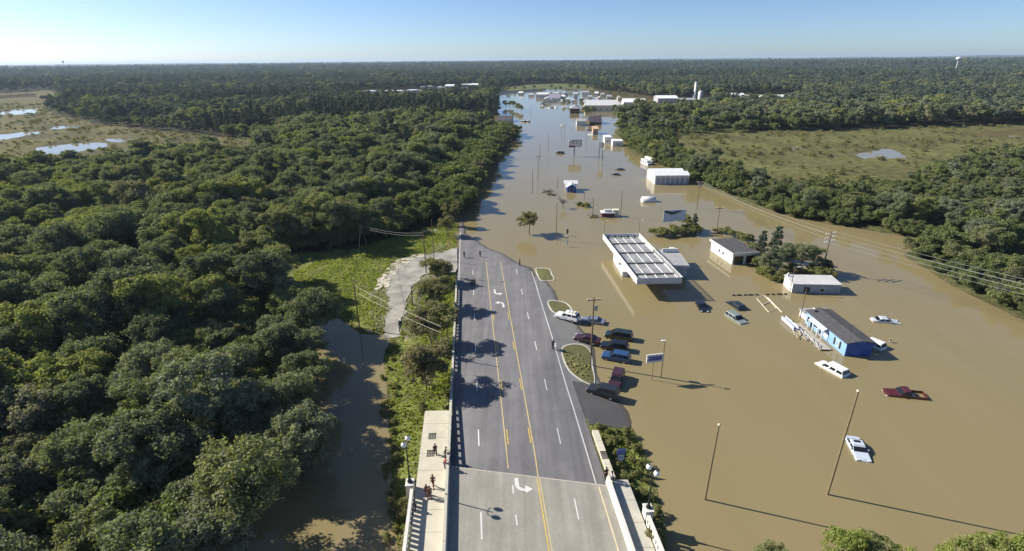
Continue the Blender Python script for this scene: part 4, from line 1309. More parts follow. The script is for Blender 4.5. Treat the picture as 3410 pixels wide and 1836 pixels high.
# flooded gas station canopy -------------------------------------------
CB, CT = 3.15, 4.55
c_nl, c_nr, c_fl, c_fr = S(2121.7, 927, CT), S(2274, 923.8, CT), S(2008, 779.5, CT), S(2128, 774.6, CT)
rot, cw = frame_of(c_nl, c_nr)
cd_ = (c_fl - c_nl).length
t = thing("fuel_canopy", "large white flooded gas station canopy with panelled deck", "canopy", (c_nl.x, c_nl.y, 0), rot)
sk = (c_fl - c_nl); ca, sa = math.cos(-rot), math.sin(-rot)
skx = ca * sk.x - sa * sk.y; sky_ = sa * sk.x + ca * sk.y        # canopy runs back with the street, slightly skewed
def cp(u, v_, z): return (u * cw + v_ * skx, v_ * sky_, z)
def cbox(u0, u1, v0, v1, z0, z1):
    return MB().hexa([cp(u0, v0, z0), cp(u1, v0, z0), cp(u1, v1, z0), cp(u0, v1, z0)], [cp(u0, v0, z1), cp(u1, v0, z1), cp(u1, v1, z1), cp(u0, v1, z1)])
fu, fv = 0.12 / cw, 0.12 / sky_
cbox(fu, 1 - fu, fv, 1 - fv, CB + .02, CB + 0.12).build("soffit", WHITE, t)
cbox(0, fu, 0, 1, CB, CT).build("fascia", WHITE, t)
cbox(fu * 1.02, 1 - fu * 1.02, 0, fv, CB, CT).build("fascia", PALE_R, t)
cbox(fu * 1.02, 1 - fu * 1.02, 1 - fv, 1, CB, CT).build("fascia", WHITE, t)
cbox(1 - fu, 1, 0.62, 1, CB, CT).build("fascia", WHITE, t)
DECKM = mat("canopy_deck", (0.27, 0.28, 0.285), 0.6, var=0.28, scale=0.45)
BEAMD = mat("canopy_beam", (0.10, 0.10, 0.11), 0.7)
vs = [0.01, 0.13, 0.345, 0.575, 0.80, 0.985]
us = [0.06, 0.29, 0.515, 0.735, 0.955]
for a_, b_ in zip(vs[:-1], vs[1:]):
    for c_, d_ in zip(us[:-1], us[1:]):
        cbox(c_ + .012, d_ - .012, a_ + .008, b_ - .008, CB + 0.5, CB + 0.58).build("deck_panel", DECKM, t)
for v_ in vs[1:-1]:
    cbox(0.03, 0.97, v_ - .0075, v_ + .0075, CB + 0.45, CB + 0.82).build("cross_beam", BEAMD, t)
for u_ in us:
    for a_, b_ in zip(vs[:-1], vs[1:]):
        cbox(u_ - .005, u_ + .005, a_ + .009, b_ - .009, CB + 0.5, CB + 0.74).build("rib", WHITE, t)
for k in range(24):                              # bare studs where the right fascia has gone
    v_ = 0.012 + k * 0.0255
    cbox(0.965, 0.998, v_, v_ + 0.006, CB + 0.1, CT - 0.02).build("fascia_stud", WHITE, t)
cbox(0.985, 0.998, 0.0, 0.618, CT - .018, CT + 0.08).build("fascia_rail", WHITE, t)
for k in range(5):
    cbox(0.1 + k * .18, 0.13 + k * .18, 0.955, 0.962, CB + .6, CT - .1).build("fascia_stud", DARKM, t)
for u_ in (0.25, 0.75):
    for v_ in (0.3, 0.6, 0.88):
        x, y, _ = cp(u_, v_, 0)
        MB().box(x - .22, x + .22, y - .22, y + .22, -1.8, CB + 0.016).build("column", WHITE, t)
# white panels under its left side
p0, p1 = S(2042, 868), S(2070, 922)
rot, w = frame_of(p0, p1)
t = thing("pump_island", "white boxy pump island sticking out under the left side of the canopy", "pump island", (p0.x, p0.y, 0), rot)
MB().box(0, w * .55, 0, 0.5, -1.2, 1.5).build("panel", WHITE, t, bevel=.04)
MB().box(w * .5, w, 0.1, 1.4, -1.2, 1.2).build("cabinet", WHITE, t, bevel=.04)
MB().box(w * .56, w * .95, 1.42, 2.4, -1.2, 0.9).build("pump", GREYW, t, bevel=.04)
# store at its right side
pr = S(2290, 884, 3.0); p1 = Vector((pr.x, pr.y, 0)); p0 = p1 + Vector((-6.5, 0.3, 0))
st, w = bldg("station_store", "low grey roofed gas station store behind the right side of the canopy", p0, p1, 10.5, 2.9, GREYW, GREY_R, 'flat', ov=.35, wins=[('right', 3, 0.3, 1.2, 1.6), ('right', 7, 0.3, 1.2, 1.6)], fascia=PALE_R)
MB().box(2.6, 6.4, 8.6, 8.9, 3.07, 4.0).build("roof_sign", WHITE, st)
MB().box(4.6, 5.8, 9.4, 10.2, 3.07, 3.9).build("roof_unit", WHITE, st)

# white flat roofed building with the carport --------------------------
pf = S(2371, 797, 3.1); p0 = Vector((pf.x, pf.y, 0)); p1 = S(2437, 882)
rot, w = frame_of(p0, p1)
wb, w = bldg("white_building", "white flooded building with charcoal flat roof and two small windows", p0, p1, 6.3, 2.85, WHITE, DARK_R, 'flat', ov=0.35,
    wins=[('front', w * .40, 0.9, 0.75, 1.0), ('front', w * .58, 0.9, 0.75, 1.0), ('right', 1.6, 0.1, 2.4, 2.0, "door", DARKM, GLASS), ('right', 4.6, 0.1, 2.2, 2.0, "door", DARKM, GLASS)])  # dark door panels on the right face stand in for the shaded carport opening
MB().box(w + .352, w + 0.45, -0.36, 6.66, 2.55, 3.15).build("fascia", WHITE, wb)
MB().box(-.36, w + .35, -0.44, -0.352, 2.6, 3.15).build("fascia", WHITE, wb)
# grey shed --------------------------------------------------------------
p0, p1 = S(2637, 976), S(2795, 979)
rot, w = frame_of(p0, p1)
gs, w = bldg("grey_shed", "long low grey metal shed with rusty front standing in the flood", p0, p1, 4.6, 2.0, GREYW, PALE_R, 'shed', rise=0.25, ov=0.15, wins=[('front', w * .3, 0.1, 1.4, 1.4, "door", GREYW, DARKM), ('front', w * .62, 0.4, 1.0, 0.8)])
MB().box(-.06, -.003, 0.05, 4.5, -1, 2.05).build("end_panel", WHITE, gs)
for k in range(7): MB().box(k * w / 7 + .3, k * w / 7 + .36, -.05, -.003, -1, 1.98).build("seam", PALE_R, gs)
b_ = S(2631, 930, 1.5)
pl_ = thing("leaning_panel", "tilted white sheet standing at the left end of the grey shed", "panel", (b_.x, b_.y, -.2), R(15))
MB().hexa([(-.5, -.1, 0), (.1, -.1, 0), (.1, .3, 0), (-.5, .3, 0)], [(-1.0, -.1, 3.2), (-.55, -.1, 3.3), (-.55, .1, 3.3), (-1.0, .1, 3.2)]).build("sheet", WHITE, pl_)

# blue trailer house -----------------------------------------------------
pf = S(2690, 1032, 2.75); p0 = Vector((pf.x, pf.y, 0)); p1 = S(2810.7, 1186)
rot, w = frame_of(p0, p1)
bh, w = bldg("blue_house", "long light blue flooded trailer house with charcoal roof and dark blue end wall", p0, p1, 4.5, 2.45, BLUE_L, DARK_R, 'gable', rise=0.42, axis='x', ov=0.3,
    wins=[('front', w * .07, 0.5, 0.8, 1.3, "door"), ('front', w * .16, 0.05, 0.55, 1.9, "door", DARKM, GLASS), ('front', w * .27, 0.7, 1.3, 0.9, "window", WHITE, GLASS), ('front', w * .40, 0.1, 0.7, 1.7, "door", WHITE, GLASS), ('front', w * .53, 0.5, 1.3, 1.1, "window", WHITE, PALE_R), ('front', w * .81, 0.6, 1.0, 1.2, "window", WHITE, BLUE_L)])
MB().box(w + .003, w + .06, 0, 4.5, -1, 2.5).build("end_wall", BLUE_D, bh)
for s_ in (-1, 1): MB().box(w * .81 + s_ * .78 - .2, w * .81 + s_ * .78 + .2, -.075, -.003, 0.55, 1.85).build("shutter", DARKM, bh)
MB().hexa([(w * .2, -1.1, 1.95), (w * .58, -1.1, 1.95), (w * .58, -.31, 2.35), (w * .2, -.31, 2.35)], [(w * .2, -1.1, 2.0), (w * .58, -1.1, 2.0), (w * .58, -.31, 2.4), (w * .2, -.31, 2.4)]).build("awning", mat("pale_blue_awning", (0.45, 0.55, 0.68), .5), bh)
for k, f_ in enumerate((.21, .33, .45, .57)): MB().box(w * f_ - .05, w * f_ + .05, -1.08, -.98, -1, 1.948).build("awning_post", WHITE, bh)
MB().box(-3.4, -.32, 0.4, 5.6, 1.25, 1.42).build("lean_to_roof", GREY_R, bh)
MB().box(-3.2, -.5, 0.6, 5.4, -1, 1.247).build("lean_to_wall", WHITE, bh)
MB().lathe([(0.05, 0), (0.3, .25), (.36, .4)], 10, (0.6, .5, 2.95)).build("satellite_dish", WHITE, bh)
EM = MB()
for k in range(14):
    a0, a1 = 6.28 * k / 14, 6.28 * (k + 1) / 14
    EM.tube([(w + .075, 1.9 + .5 * math.cos(a0), 0.75 + .35 * math.sin(a0)), (w + .075, 1.9 + .5 * math.cos(a1), .75 + .35 * math.sin(a1))], .035, 4)
EM.build("painted_emblem", mat("pale_emblem_paint", (0.35, 0.4, 0.6), 0.7), bh)
# broken porch deck and steps in front of it
rd = random.Random(12)
pt = thing("porch_deck", "broken wooden porch deck with tangled railings in front of the blue house", "porch", (p0.x, p0.y, 0), rot)
DECKW = mat("weathered_boards", (0.40, 0.37, 0.31), 0.9, var=0.25, scale=2)
RAILB = mat("pale_blue_rail", (0.42, 0.47, 0.60), 0.7, var=0.15)
for k in range(16): MB().box(w * .05 + k * .62, w * .05 + k * .62 + .56, -3.0 - .25 * math.sin(k), -1.15, 0.18, 0.25).build("board", DECKW, pt)
for k in range(9):
    x = w * .04 + k * 1.2
    MB().box(x, x + .09, -3.2, -3.11, -.6, 1.05).build("rail_post", RAILB, pt)
    if k < 8: MB().tube([(x, -3.16, .95), (x + 1.2, -3.16 + rd.uniform(-.3, .3), .95 - rd.uniform(0, .4))], .05, 5).build("handrail", WHITE, pt)
for k in range(10):
    x, y, a_ = rd.uniform(w * .1, w * .55), rd.uniform(-4.6, -2.6), rd.uniform(-.5, .5)
    MB().tube([(x, y, .15 + rd.uniform(0, .4)), (x + 1.4 * math.cos(a_), y + 1.4 * math.sin(a_), .1 + rd.uniform(0, .6))], .07, 4).build("loose_board", DECKW, pt)
rp_ = thing("wooden_ramp", "narrow blue grey ramp with rails beside the broken porch", "ramp", (p0.x, p0.y, 0), rot)
MB().box(-1.4, 3.2, -3.9, -3.2, 0.1, .22).build("ramp_floor", RAILB, rp_)
for s_ in (-3.95, -3.2): MB().box(-1.4, 3.2, s_, s_ + .06, .222, .9).build("side_rail", RAILB, rp_)

# mid distance ------------------------------------------------------------
p0, p1 = S(2180, 615), S(2292, 614)
rot, w = frame_of(p0, p1)
sb = thing("storage_shed", "white storage building with stepped double roof in the flood", "building", (p0.x, p0.y, 0), rot)
for y0, hh in ((0, 3.6), (7.0, 3.4)):
    mbx = MB(); mbx.prism([(y0, -1), (y0 + 6.6, -1), (y0 + 6.6, hh), (y0 + 3.3, hh + 1.0), (y0, hh)], 0, w); mbx.build("wall", WHITE, sb)
    g_ = MB(); gable(g_, w, 6.6, hh + .02, 1.0, .25, 'x'); g_.v = [(x, y + y0, z) for x, y, z in g_.v]; g_.build("roof", WHITE_R, sb)
for k in range(7): MB().box(.6 + k * w / 7, .6 + (k + .72) * w / 7, -.06, -.003, -1, 2.7).build("roll_door", GREYW, sb)
p0, p1 = S(2136, 672), S(2182, 671)
rot, w = frame_of(p0, p1)
tk = thing("storage_tank", "white cylindrical tank lying half sunk in the brown water", "tank", (p0.x, p0.y, 0), rot)
v_, n = MB(), 14
v_.tube([(0.0, 0, .25), (.25, 0, .25), (w - .25, 0, .25), (w, 0, .25)], [1.2, 1.55, 1.55, 1.2], 18)
v_.build("tank_body", WHITE, tk, smooth=True)
for u_ in (.25, .75): MB().box(w * u_ - .15, w * u_ + .15, -1.6, 1.6, -1.4, .2).build("saddle", CONC_G, tk)
MB().tube([(w * .5, 0, 1.7), (w * .5, 0, 2.05)], .2, 8).build("hatch", WHITE, tk)
# little white roofed booth
p0, p1 = S(1889, 641), S(1917, 641)
rot, w = frame_of(p0, p1)
bo, w = bldg("drive_booth", "small flooded booth with white cross gabled roof", p0, p1, 3.6, 2.1, BLUE_D, WHITE_R, 'gable', rise=1.0, axis='y', ov=.4, wins=[('front', w / 2, .3, 1.6, 1.2)])
g_ = MB(); gable(g_, w + 1.4, 2.8, 2.6, .8, .4, 'x'); g_.v = [(x - .7, y + 4.0, z) for x, y, z in g_.v]; g_.build("rear_roof", WHITE_R, bo)
MB().box(-.5, w + .5, 4.3, 6.4, -1, 2.6).build("rear_wall", WHITE, bo)
# kiosk with maroon front
p0, p1 = S(2004, 724), S(2045, 724)
rot, w = frame_of(p0, p1)
kk, w = bldg("ice_kiosk", "low kiosk with maroon front and white roofs in the flood", p0, p1, 3.0, 1.3, mat("maroon_wall", (0.11, 0.05, 0.07), .7), WHITE, 'flat', ov=.25)
MB().box(.8, w - .6, .6, 1.6, 1.463, 2.3).build("roof_box", WHITE, kk)
MB().box(w - .3, w + 1.6, .6, 2.4, -1, 2.2).build("side_unit", CREAM, kk)
# recreational vehicles by the right trees
CARPAINTW = mat("car_white", (0.80, 0.80, 0.79), 0.3, var=0.02, spec=0.5, coat=0.5)
def motor_home(pa, pb, label, sink=1.0):
    rot, L_ = frame_of(pa, pb)
    t = thing("motor_home", label, "motor home", (pa.x, pa.y, -sink), rot, "motor homes at the right trees")
    MB().box(0, 7.2, 0, 2.4, .5, 3.1).build("body", CARPAINTW, t, bevel=.15)
    MB().box(7.2, 8.2, .1, 2.3, .5, 2.0).build("cab", CARPAINTW, t, bevel=.2)
    for u_ in (1.3, 3.4, 5.5): MB().box(u_ - .5, u_ + .5, -.03, .02, 1.7, 2.4).build("window", GLASS, t)
    MB().box(8.15, 8.23, .4, 2.0, 1.3, 1.9).build("windshield", GLASS, t)
    for x in (1.2, 6.4):
        for y in (.05, 2.1): MB().tube([(x, y, .42), (x, y + .25, .42)], .42, 12).build("wheel", DARKM, t)
motor_home(S(2133, 542), S(2165, 556), "white motor home nearest the storage building")
motor_home(S(2146, 534), S(2190, 552), "white motor home behind another, against the trees")

# the far end of the street ----------------------------------------------
def far(name, label, x0, x1, yb, yt, depth, wall, roofm, roof='gable', rise=1.5, axis='x', nw=0, ov=.4, fascia=None, cat="building"):
    depth *= 1.7
    p0, p1 = S(x0, yb), S(x1, yb)
    h = hgt((x0 + x1) / 2, yb, yt)
    w = (p1 - p0).length
    wins = [('front', w * (k + .5) / nw, h * .3, min(1.3, w / nw * .35), min(1.3, h * .28)) for k in range(nw)]
    return bldg(name, label, p0, p1, depth, h, wall, roofm, roof, rise, axis, ov, wins, cat, fascia=fascia, z0=-1.0)
far("shop_building", "white flat roofed station at the far end of the flooded street", 1785, 1823, 327, 315, 22, WHITE, WHITE_R, 'flat', nw=4, fascia=WHITE)
far("shop_building", "wide grey lilac roofed hall beside the white station far up the street", 1827, 1863, 337, 327, 25, WHITE, mat("lilac_roof", (0.26, 0.24, 0.30), .7), 'gable', 3.5, nw=5)
far("shop_building", "white gable fronted shop before the grey lilac roofed hall", 1811, 1836, 342, 331, 12, WHITE, WHITE_R, 'gable', 2.2, 'y', nw=2)
far("shop_building", "tall white box shaped building at the far town centre", 1910, 1923, 332, 312, 10, WHITE, WHITE_R, 'flat', nw=2)
far("shop_building", "small white box building left of the tall white one", 1886, 1897, 340, 330, 8, WHITE, WHITE_R, 'flat', nw=1)
far("shop_building", "narrow white shed just before the tall white building", 1905, 1912, 345, 333, 6, WHITE, WHITE_R, 'flat', nw=1)
far("house", "brown house with grey hip roof in the flooded street", 1898, 1930, 378, 362, 11, BROWN, GREY_R, 'hip', 3.0, nw=3, cat="house")
far("house", "building with big dark plum roof beside the large tree", 1964, 2003, 416, 408, 13, BROWN, PURPLE_R, 'gable', 3.6, nw=3)
far("house", "small white porch building left of the dark plum roof", 1920, 1950, 420, 404, 8, WHITE, GREY_R, 'gable', 1.2, nw=3, cat="house")
wh = far("warehouse", "long cream warehouse with pale flat roof far right of the street", 1948, 2072, 371, 352, 45, CREAM, PALE_R, 'flat', nw=6, fascia=CREAM)
far("motel", "dark roofed low building at the left shore of the flooded street", 1656, 1703, 409, 401, 12, CREAM, DARK_R, 'gable', 2.6, nw=4)
far("house", "white house with bright white metal roof at the right of the far town", 2076, 2150, 353, 341, 16, WHITE, WHITE_R, 'gable', 3.0, nw=5, cat="house")
far("warehouse", "large shed with white roof and grey front before the thin chimney", 2190, 2257, 347, 328, 22, GREYW, WHITE_R, 'gable', 2.0, nw=0)
far("warehouse", "low grey wing between the large shed and the thin chimney", 2258, 2325, 344, 333, 18, GREYW, GREY_R, 'flat', nw=0)
far("shed", "small white shed at the edge of the trees below the white house", 2080, 2118, 386, 374, 8, WHITE, WHITE_R, 'gable', 1.5, 'y', nw=1, cat="shed")
far("shed", "grey boxy shed right of the small white shed", 2122, 2160, 380, 368, 9, GREYW, GREY_R, 'flat', nw=0, cat="shed")
far("shed", "long pale roofed shed half hidden by the right trees", 2160, 2228, 384, 371, 9, PALE_R, PALE_R, 'gable', 1.2, nw=0, cat="shed")
far("shed", "tan shed with brown base in the middle of the flooded lots", 1974, 1991, 448, 430, 5, TAN, TAN, 'shed', .8, nw=1, cat="shed")
far("shed", "taller white box trailer in the flooded lots near the right trees", 2013, 2036, 480, 458, 6, WHITE, WHITE_R, 'flat', nw=1, ov=.1, cat="trailer")
far("shed", "lower white box trailer in the flooded lots against the right trees", 2040, 2074, 488, 471, 5, WHITE, WHITE_R, 'flat', nw=1, ov=.1, cat="trailer")
far("warehouse", "white walled long building left end of the far left row", 1213, 1241, 312, 304, 14, WHITE, WHITE_R, 'flat', nw=2)
far("warehouse", "white walled long building right end of the far left row", 1352, 1380, 309, 301, 14, WHITE, WHITE_R, 'flat', nw=2)
far("shed", "low white shed in the middle of the far left row", 1280, 1335, 309, 304, 10, PALE_R, WHITE_R, 'gable', 1.0, nw=3, cat="shed")
far("shop_building", "white building with a dark upper opening in the far left woods", 1481, 1513, 306, 287, 16, WHITE, WHITE_R, 'gable', 2.0, nw=1)
far("warehouse", "pale long roofed building right of the white one with the dark opening", 1536, 1592, 291, 283, 18, PALE_R, WHITE_R, 'gable', 2.0, nw=3)
far("warehouse", "pale building behind the far left row", 1342, 1382, 283, 276, 16, WHITE, WHITE_R, 'gable', 1.5, nw=2)
far("warehouse", "long white building high in the far woods beyond the street", 1936, 2022, 262, 249, 25, WHITE, WHITE_R, 'flat', nw=8)
far("warehouse", "long pale building in the far clearing to the right", 2552, 2662, 338, 325, 18, CREAM, WHITE_R, 'gable', 2.0, nw=6)
far("shed", "small white building at the left of the far right clearing", 2415, 2478, 326, 316, 12, WHITE, WHITE_R, 'gable', 1.5, nw=3, cat="shed")
# more little buildings of the far town
for k, (x0, x1, yb, yt, m_, lab) in enumerate([(1938, 1960, 318, 308, WHITE, "white house with cars behind the tall white building"), (1980, 1992, 318, 311, WHITE, "small white house in the far town right of the street"), (2000, 2012, 322, 315, CREAM, "small cream house in the far town right of the street"),
    (1862, 1880, 330, 322, GREYW, "small grey shop between the hall and the white box"), (2056, 2064, 334, 326, CREAM, "tiny cream hut left of the white metal roofed house"), (2300, 2318, 222, 216, WHITE, "white roof alone high in the far right woods"),
    (2090, 2100, 258, 249, WHITE, "white house in the woods above the green field"), (2122, 2136, 262, 254, WHITE, "second white house in the woods above the green field"), (2146, 2152, 276, 268, WHITE, "third white house in the woods above the green field")]):
    far("house", lab, x0, x1, yb, yt, 9, m_, WHITE_R if k % 2 else GREY_R, 'gable', 1.6, nw=2, cat="house")
town = [(1842, 1858, 318, 311, "small white shop behind the grey lilac roofed hall"), (1868, 1882, 345, 338, "low white shed before the tall white building"), (1930, 1946, 341, 333, "low pale shed right of the tall white building"), (1958, 1972, 330, 322, "white cottage behind the cream warehouse"), (1990, 2006, 335, 328, "pale cottage behind the cream warehouse roof"), (2020, 2036, 330, 322, "white cottage at the right end of the cream warehouse"),
    (1760, 1776, 322, 315, "pale shed at the left of the far white station"), (1726, 1740, 316, 310, "pale shed at the foot of the raised road"), (1874, 1890, 318, 312, "white roof behind the small grey shop"), (2040, 2054, 352, 344, "white shed between the cream warehouse and the white roofed house"), (1800, 1812, 352, 345, "white pump shelter before the far white station"), (2470, 2500, 330, 322, "white roofed shed in the far right clearing"), (2510, 2540, 338, 330, "cream heap like shed in the far right clearing"), (1400, 1440, 296, 290, "pale roof between the far left row and the dark opening building"), (1440, 1470, 300, 293, "white roof left of the dark opening building"), (1600, 1612, 285, 280, "small white roof right of the long pale building")]
for k, (x0, x1, yb, yt, lab) in enumerate(town):
    far("house" if k % 2 else "shed", lab, x0, x1, yb, yt, 8 + k % 5, [WHITE, CREAM, PALE_R][k % 3], [WHITE_R, PALE_R, GREY_R][(k // 2) % 3], 'gable' if k % 3 else 'flat', 1.6, 'x' if k % 2 else 'y', nw=2, cat="house" if k % 2 else "shed")
TT = [(1880, 350, .6), (1893, 352, .5), (1935, 352, .65), (1942, 360, .55), (2045, 372, .6), (2060, 368, .7), (2074, 366, .5), (2160, 362, .7), (2172, 360, .6), (1800, 312, .6), (1850, 306, .7), (1866, 303, .8), (1900, 300, .9), (1925, 302, .8), (1955, 304, .8), (1980, 304, .7), (1715, 304, .7), (1745, 300, .7), (1690, 306, .8), (2260, 350, .6), (2285, 352, .5), (2180, 355, .5), (2020, 362, .5), (2030, 318, .7), (2062, 316, .7), (1780, 300, .8), (1836, 300, .7)]
for k, (x, y, s_) in enumerate(TT):
    q = S(x, y); plant(NEAR[k % 6], "broadleaf_tree", "small leafy tree standing among the roofs of the far flooded town", "tree", q.x, q.y, -.5, s_, k * .9, "trees among the far town roofs")
p0, p1 = S(2312, 329), S(2316, 329)
ch = thing("chimney_stack", "thin tall white chimney stack above the right trees", "chimney", (p0.x, p0.y, 0), 0)
hh = hgt(2312, 329, 273); MB().lathe([(2.4, -1), (2.2, 4), (1.6, 4.2), (1.4, hh), (1.1, hh)], 12).build("stack", WHITE, ch, smooth=True)
MB().lathe([(1.5, hh - 1.5), (1.7, hh - 1.4), (1.7, hh - .8), (1.5, hh - .7)], 12).build("collar", PALE_R, ch)
p0 = S(2330, 334)
si = thing("silo", "white round silo beside the thin chimney stack", "silo", (p0.x, p0.y, 0), 0)
hh = hgt(2330, 334, 308); MB().lathe([(2.6, -1), (2.6, hh), (1.4, hh + 1.6), (0.2, hh + 2)], 14).build("shell", WHITE, si, smooth=True)
MB().box(-.2, .2, -2.75, -2.62, 0, hh).build("ladder", STEEL, si)
def water_tower(px, py, dist_, wbulb, zc, label):
    d_ = S(px, 1000) ; u_ = Vector((px - 1705, 0, 0)) * (dist_ / FPX)
    t = thing("water_tower", label, "water tower", (u_.x * .96, dist_, 0), 0, "water towers on the horizon")
    w2 = wbulb / 2
    MB().lathe([(.3, -w2 * .62), (w2 * .6, -w2 * .5), (w2, 0), (w2 * .8, w2 * .38), (w2 * .3, w2 * .58), (.05, w2 * .62)], 18, (0, 0, zc)).build("tank", WHITE, t, smooth=True)
    MB().lathe([(w2 * .25, -2), (w2 * .14, 8), (w2 * .14, zc - w2 * .6)], 10).build("stem", WHITE, t, smooth=True)
water_tower(3150, 193, 1500, 14, 41, "white bulb shaped water tower on the right horizon")
water_tower(270, 205, 3600, 17, 62, "tiny pale water tower on the left horizon")
# raised road at the far end
p0, p1 = S(1664, 312), S(1780, 303)
rot, w = frame_of(p0, p1)
ov_ = bpy.data.objects.new("raised_road", None); link(ov_); tag(ov_, kind="structure"); ov_.location = (p0.x, p0.y, 0); ov_.rotation_euler = (0, 0, rot)
MB().hexa([(-30, -4, -1), (w + 30, -4, -1), (w + 30, 14, -1), (-30, 14, -1)], [(-30, 0, 1.6), (w + 30, 0, 1.6), (w + 30, 10, 1.6), (-30, 10, 1.6)]).build("embankment", CONC, ov_)
MB().box(-30, w + 30, .2, .5, 1.603, 2.5).build("parapet", CONC, ov_)

# ------------------------------------------------------------------ vehicles
def paint(name, c, rough=0.28):
    return mat("car_" + name, c, rough, var=0.03, spec=0.5, coat=0.6)
TYRE = mat("tyre_rubber", (0.012, 0.012, 0.013), 0.8)
RIM = mat("wheel_rim", (0.45, 0.45, 0.46), 0.35, metal=0.7)
LENS = mat("lamp_lens", (0.75, 0.76, 0.74), 0.12, spec=0.6)
REDL = mat("tail_lens", (0.35, 0.02, 0.02), 0.2)
CAR = {  # half length, width, side outline (y, z), cabin base y0 y1, top y0 y1, belt, roof
    'sedan': (2.35, 1.80, [(2.35, .35), (2.38, .62), (2.15, .80), (1.05, .95), (-1.55, .98), (-2.28, .93), (-2.36, .55), (-2.30, .33)], -1.75, 1.10, -0.95, 0.25, .95, 1.42),
    'suv': (2.40, 1.90, [(2.38, .40), (2.42, .75), (2.20, 1.00), (1.10, 1.10), (-2.20, 1.12), (-2.38, 1.05), (-2.42, .55), (-2.36, .40)], -2.28, 1.15, -2.02, 0.38, 1.10, 1.76),
    'van': (2.50, 1.95, [(2.48, .38), (2.52, .75), (2.25, .98), (1.45, 1.12), (-2.35, 1.12), (-2.48, 1.05), (-2.52, .55), (-2.46, .38)], -2.42, 1.55, -2.18, 0.65, 1.10, 1.80),
    'pickup': (2.75, 1.90, [(2.72, .42), (2.76, .80), (2.50, 1.00), (1.15, 1.10), (-.62, 1.12), (-.66, .62), (-2.72, .62), (-2.75, .55), (-2.72, .42)], -0.60, 1.15, -0.45, 0.40, 1.10, 1.76)}

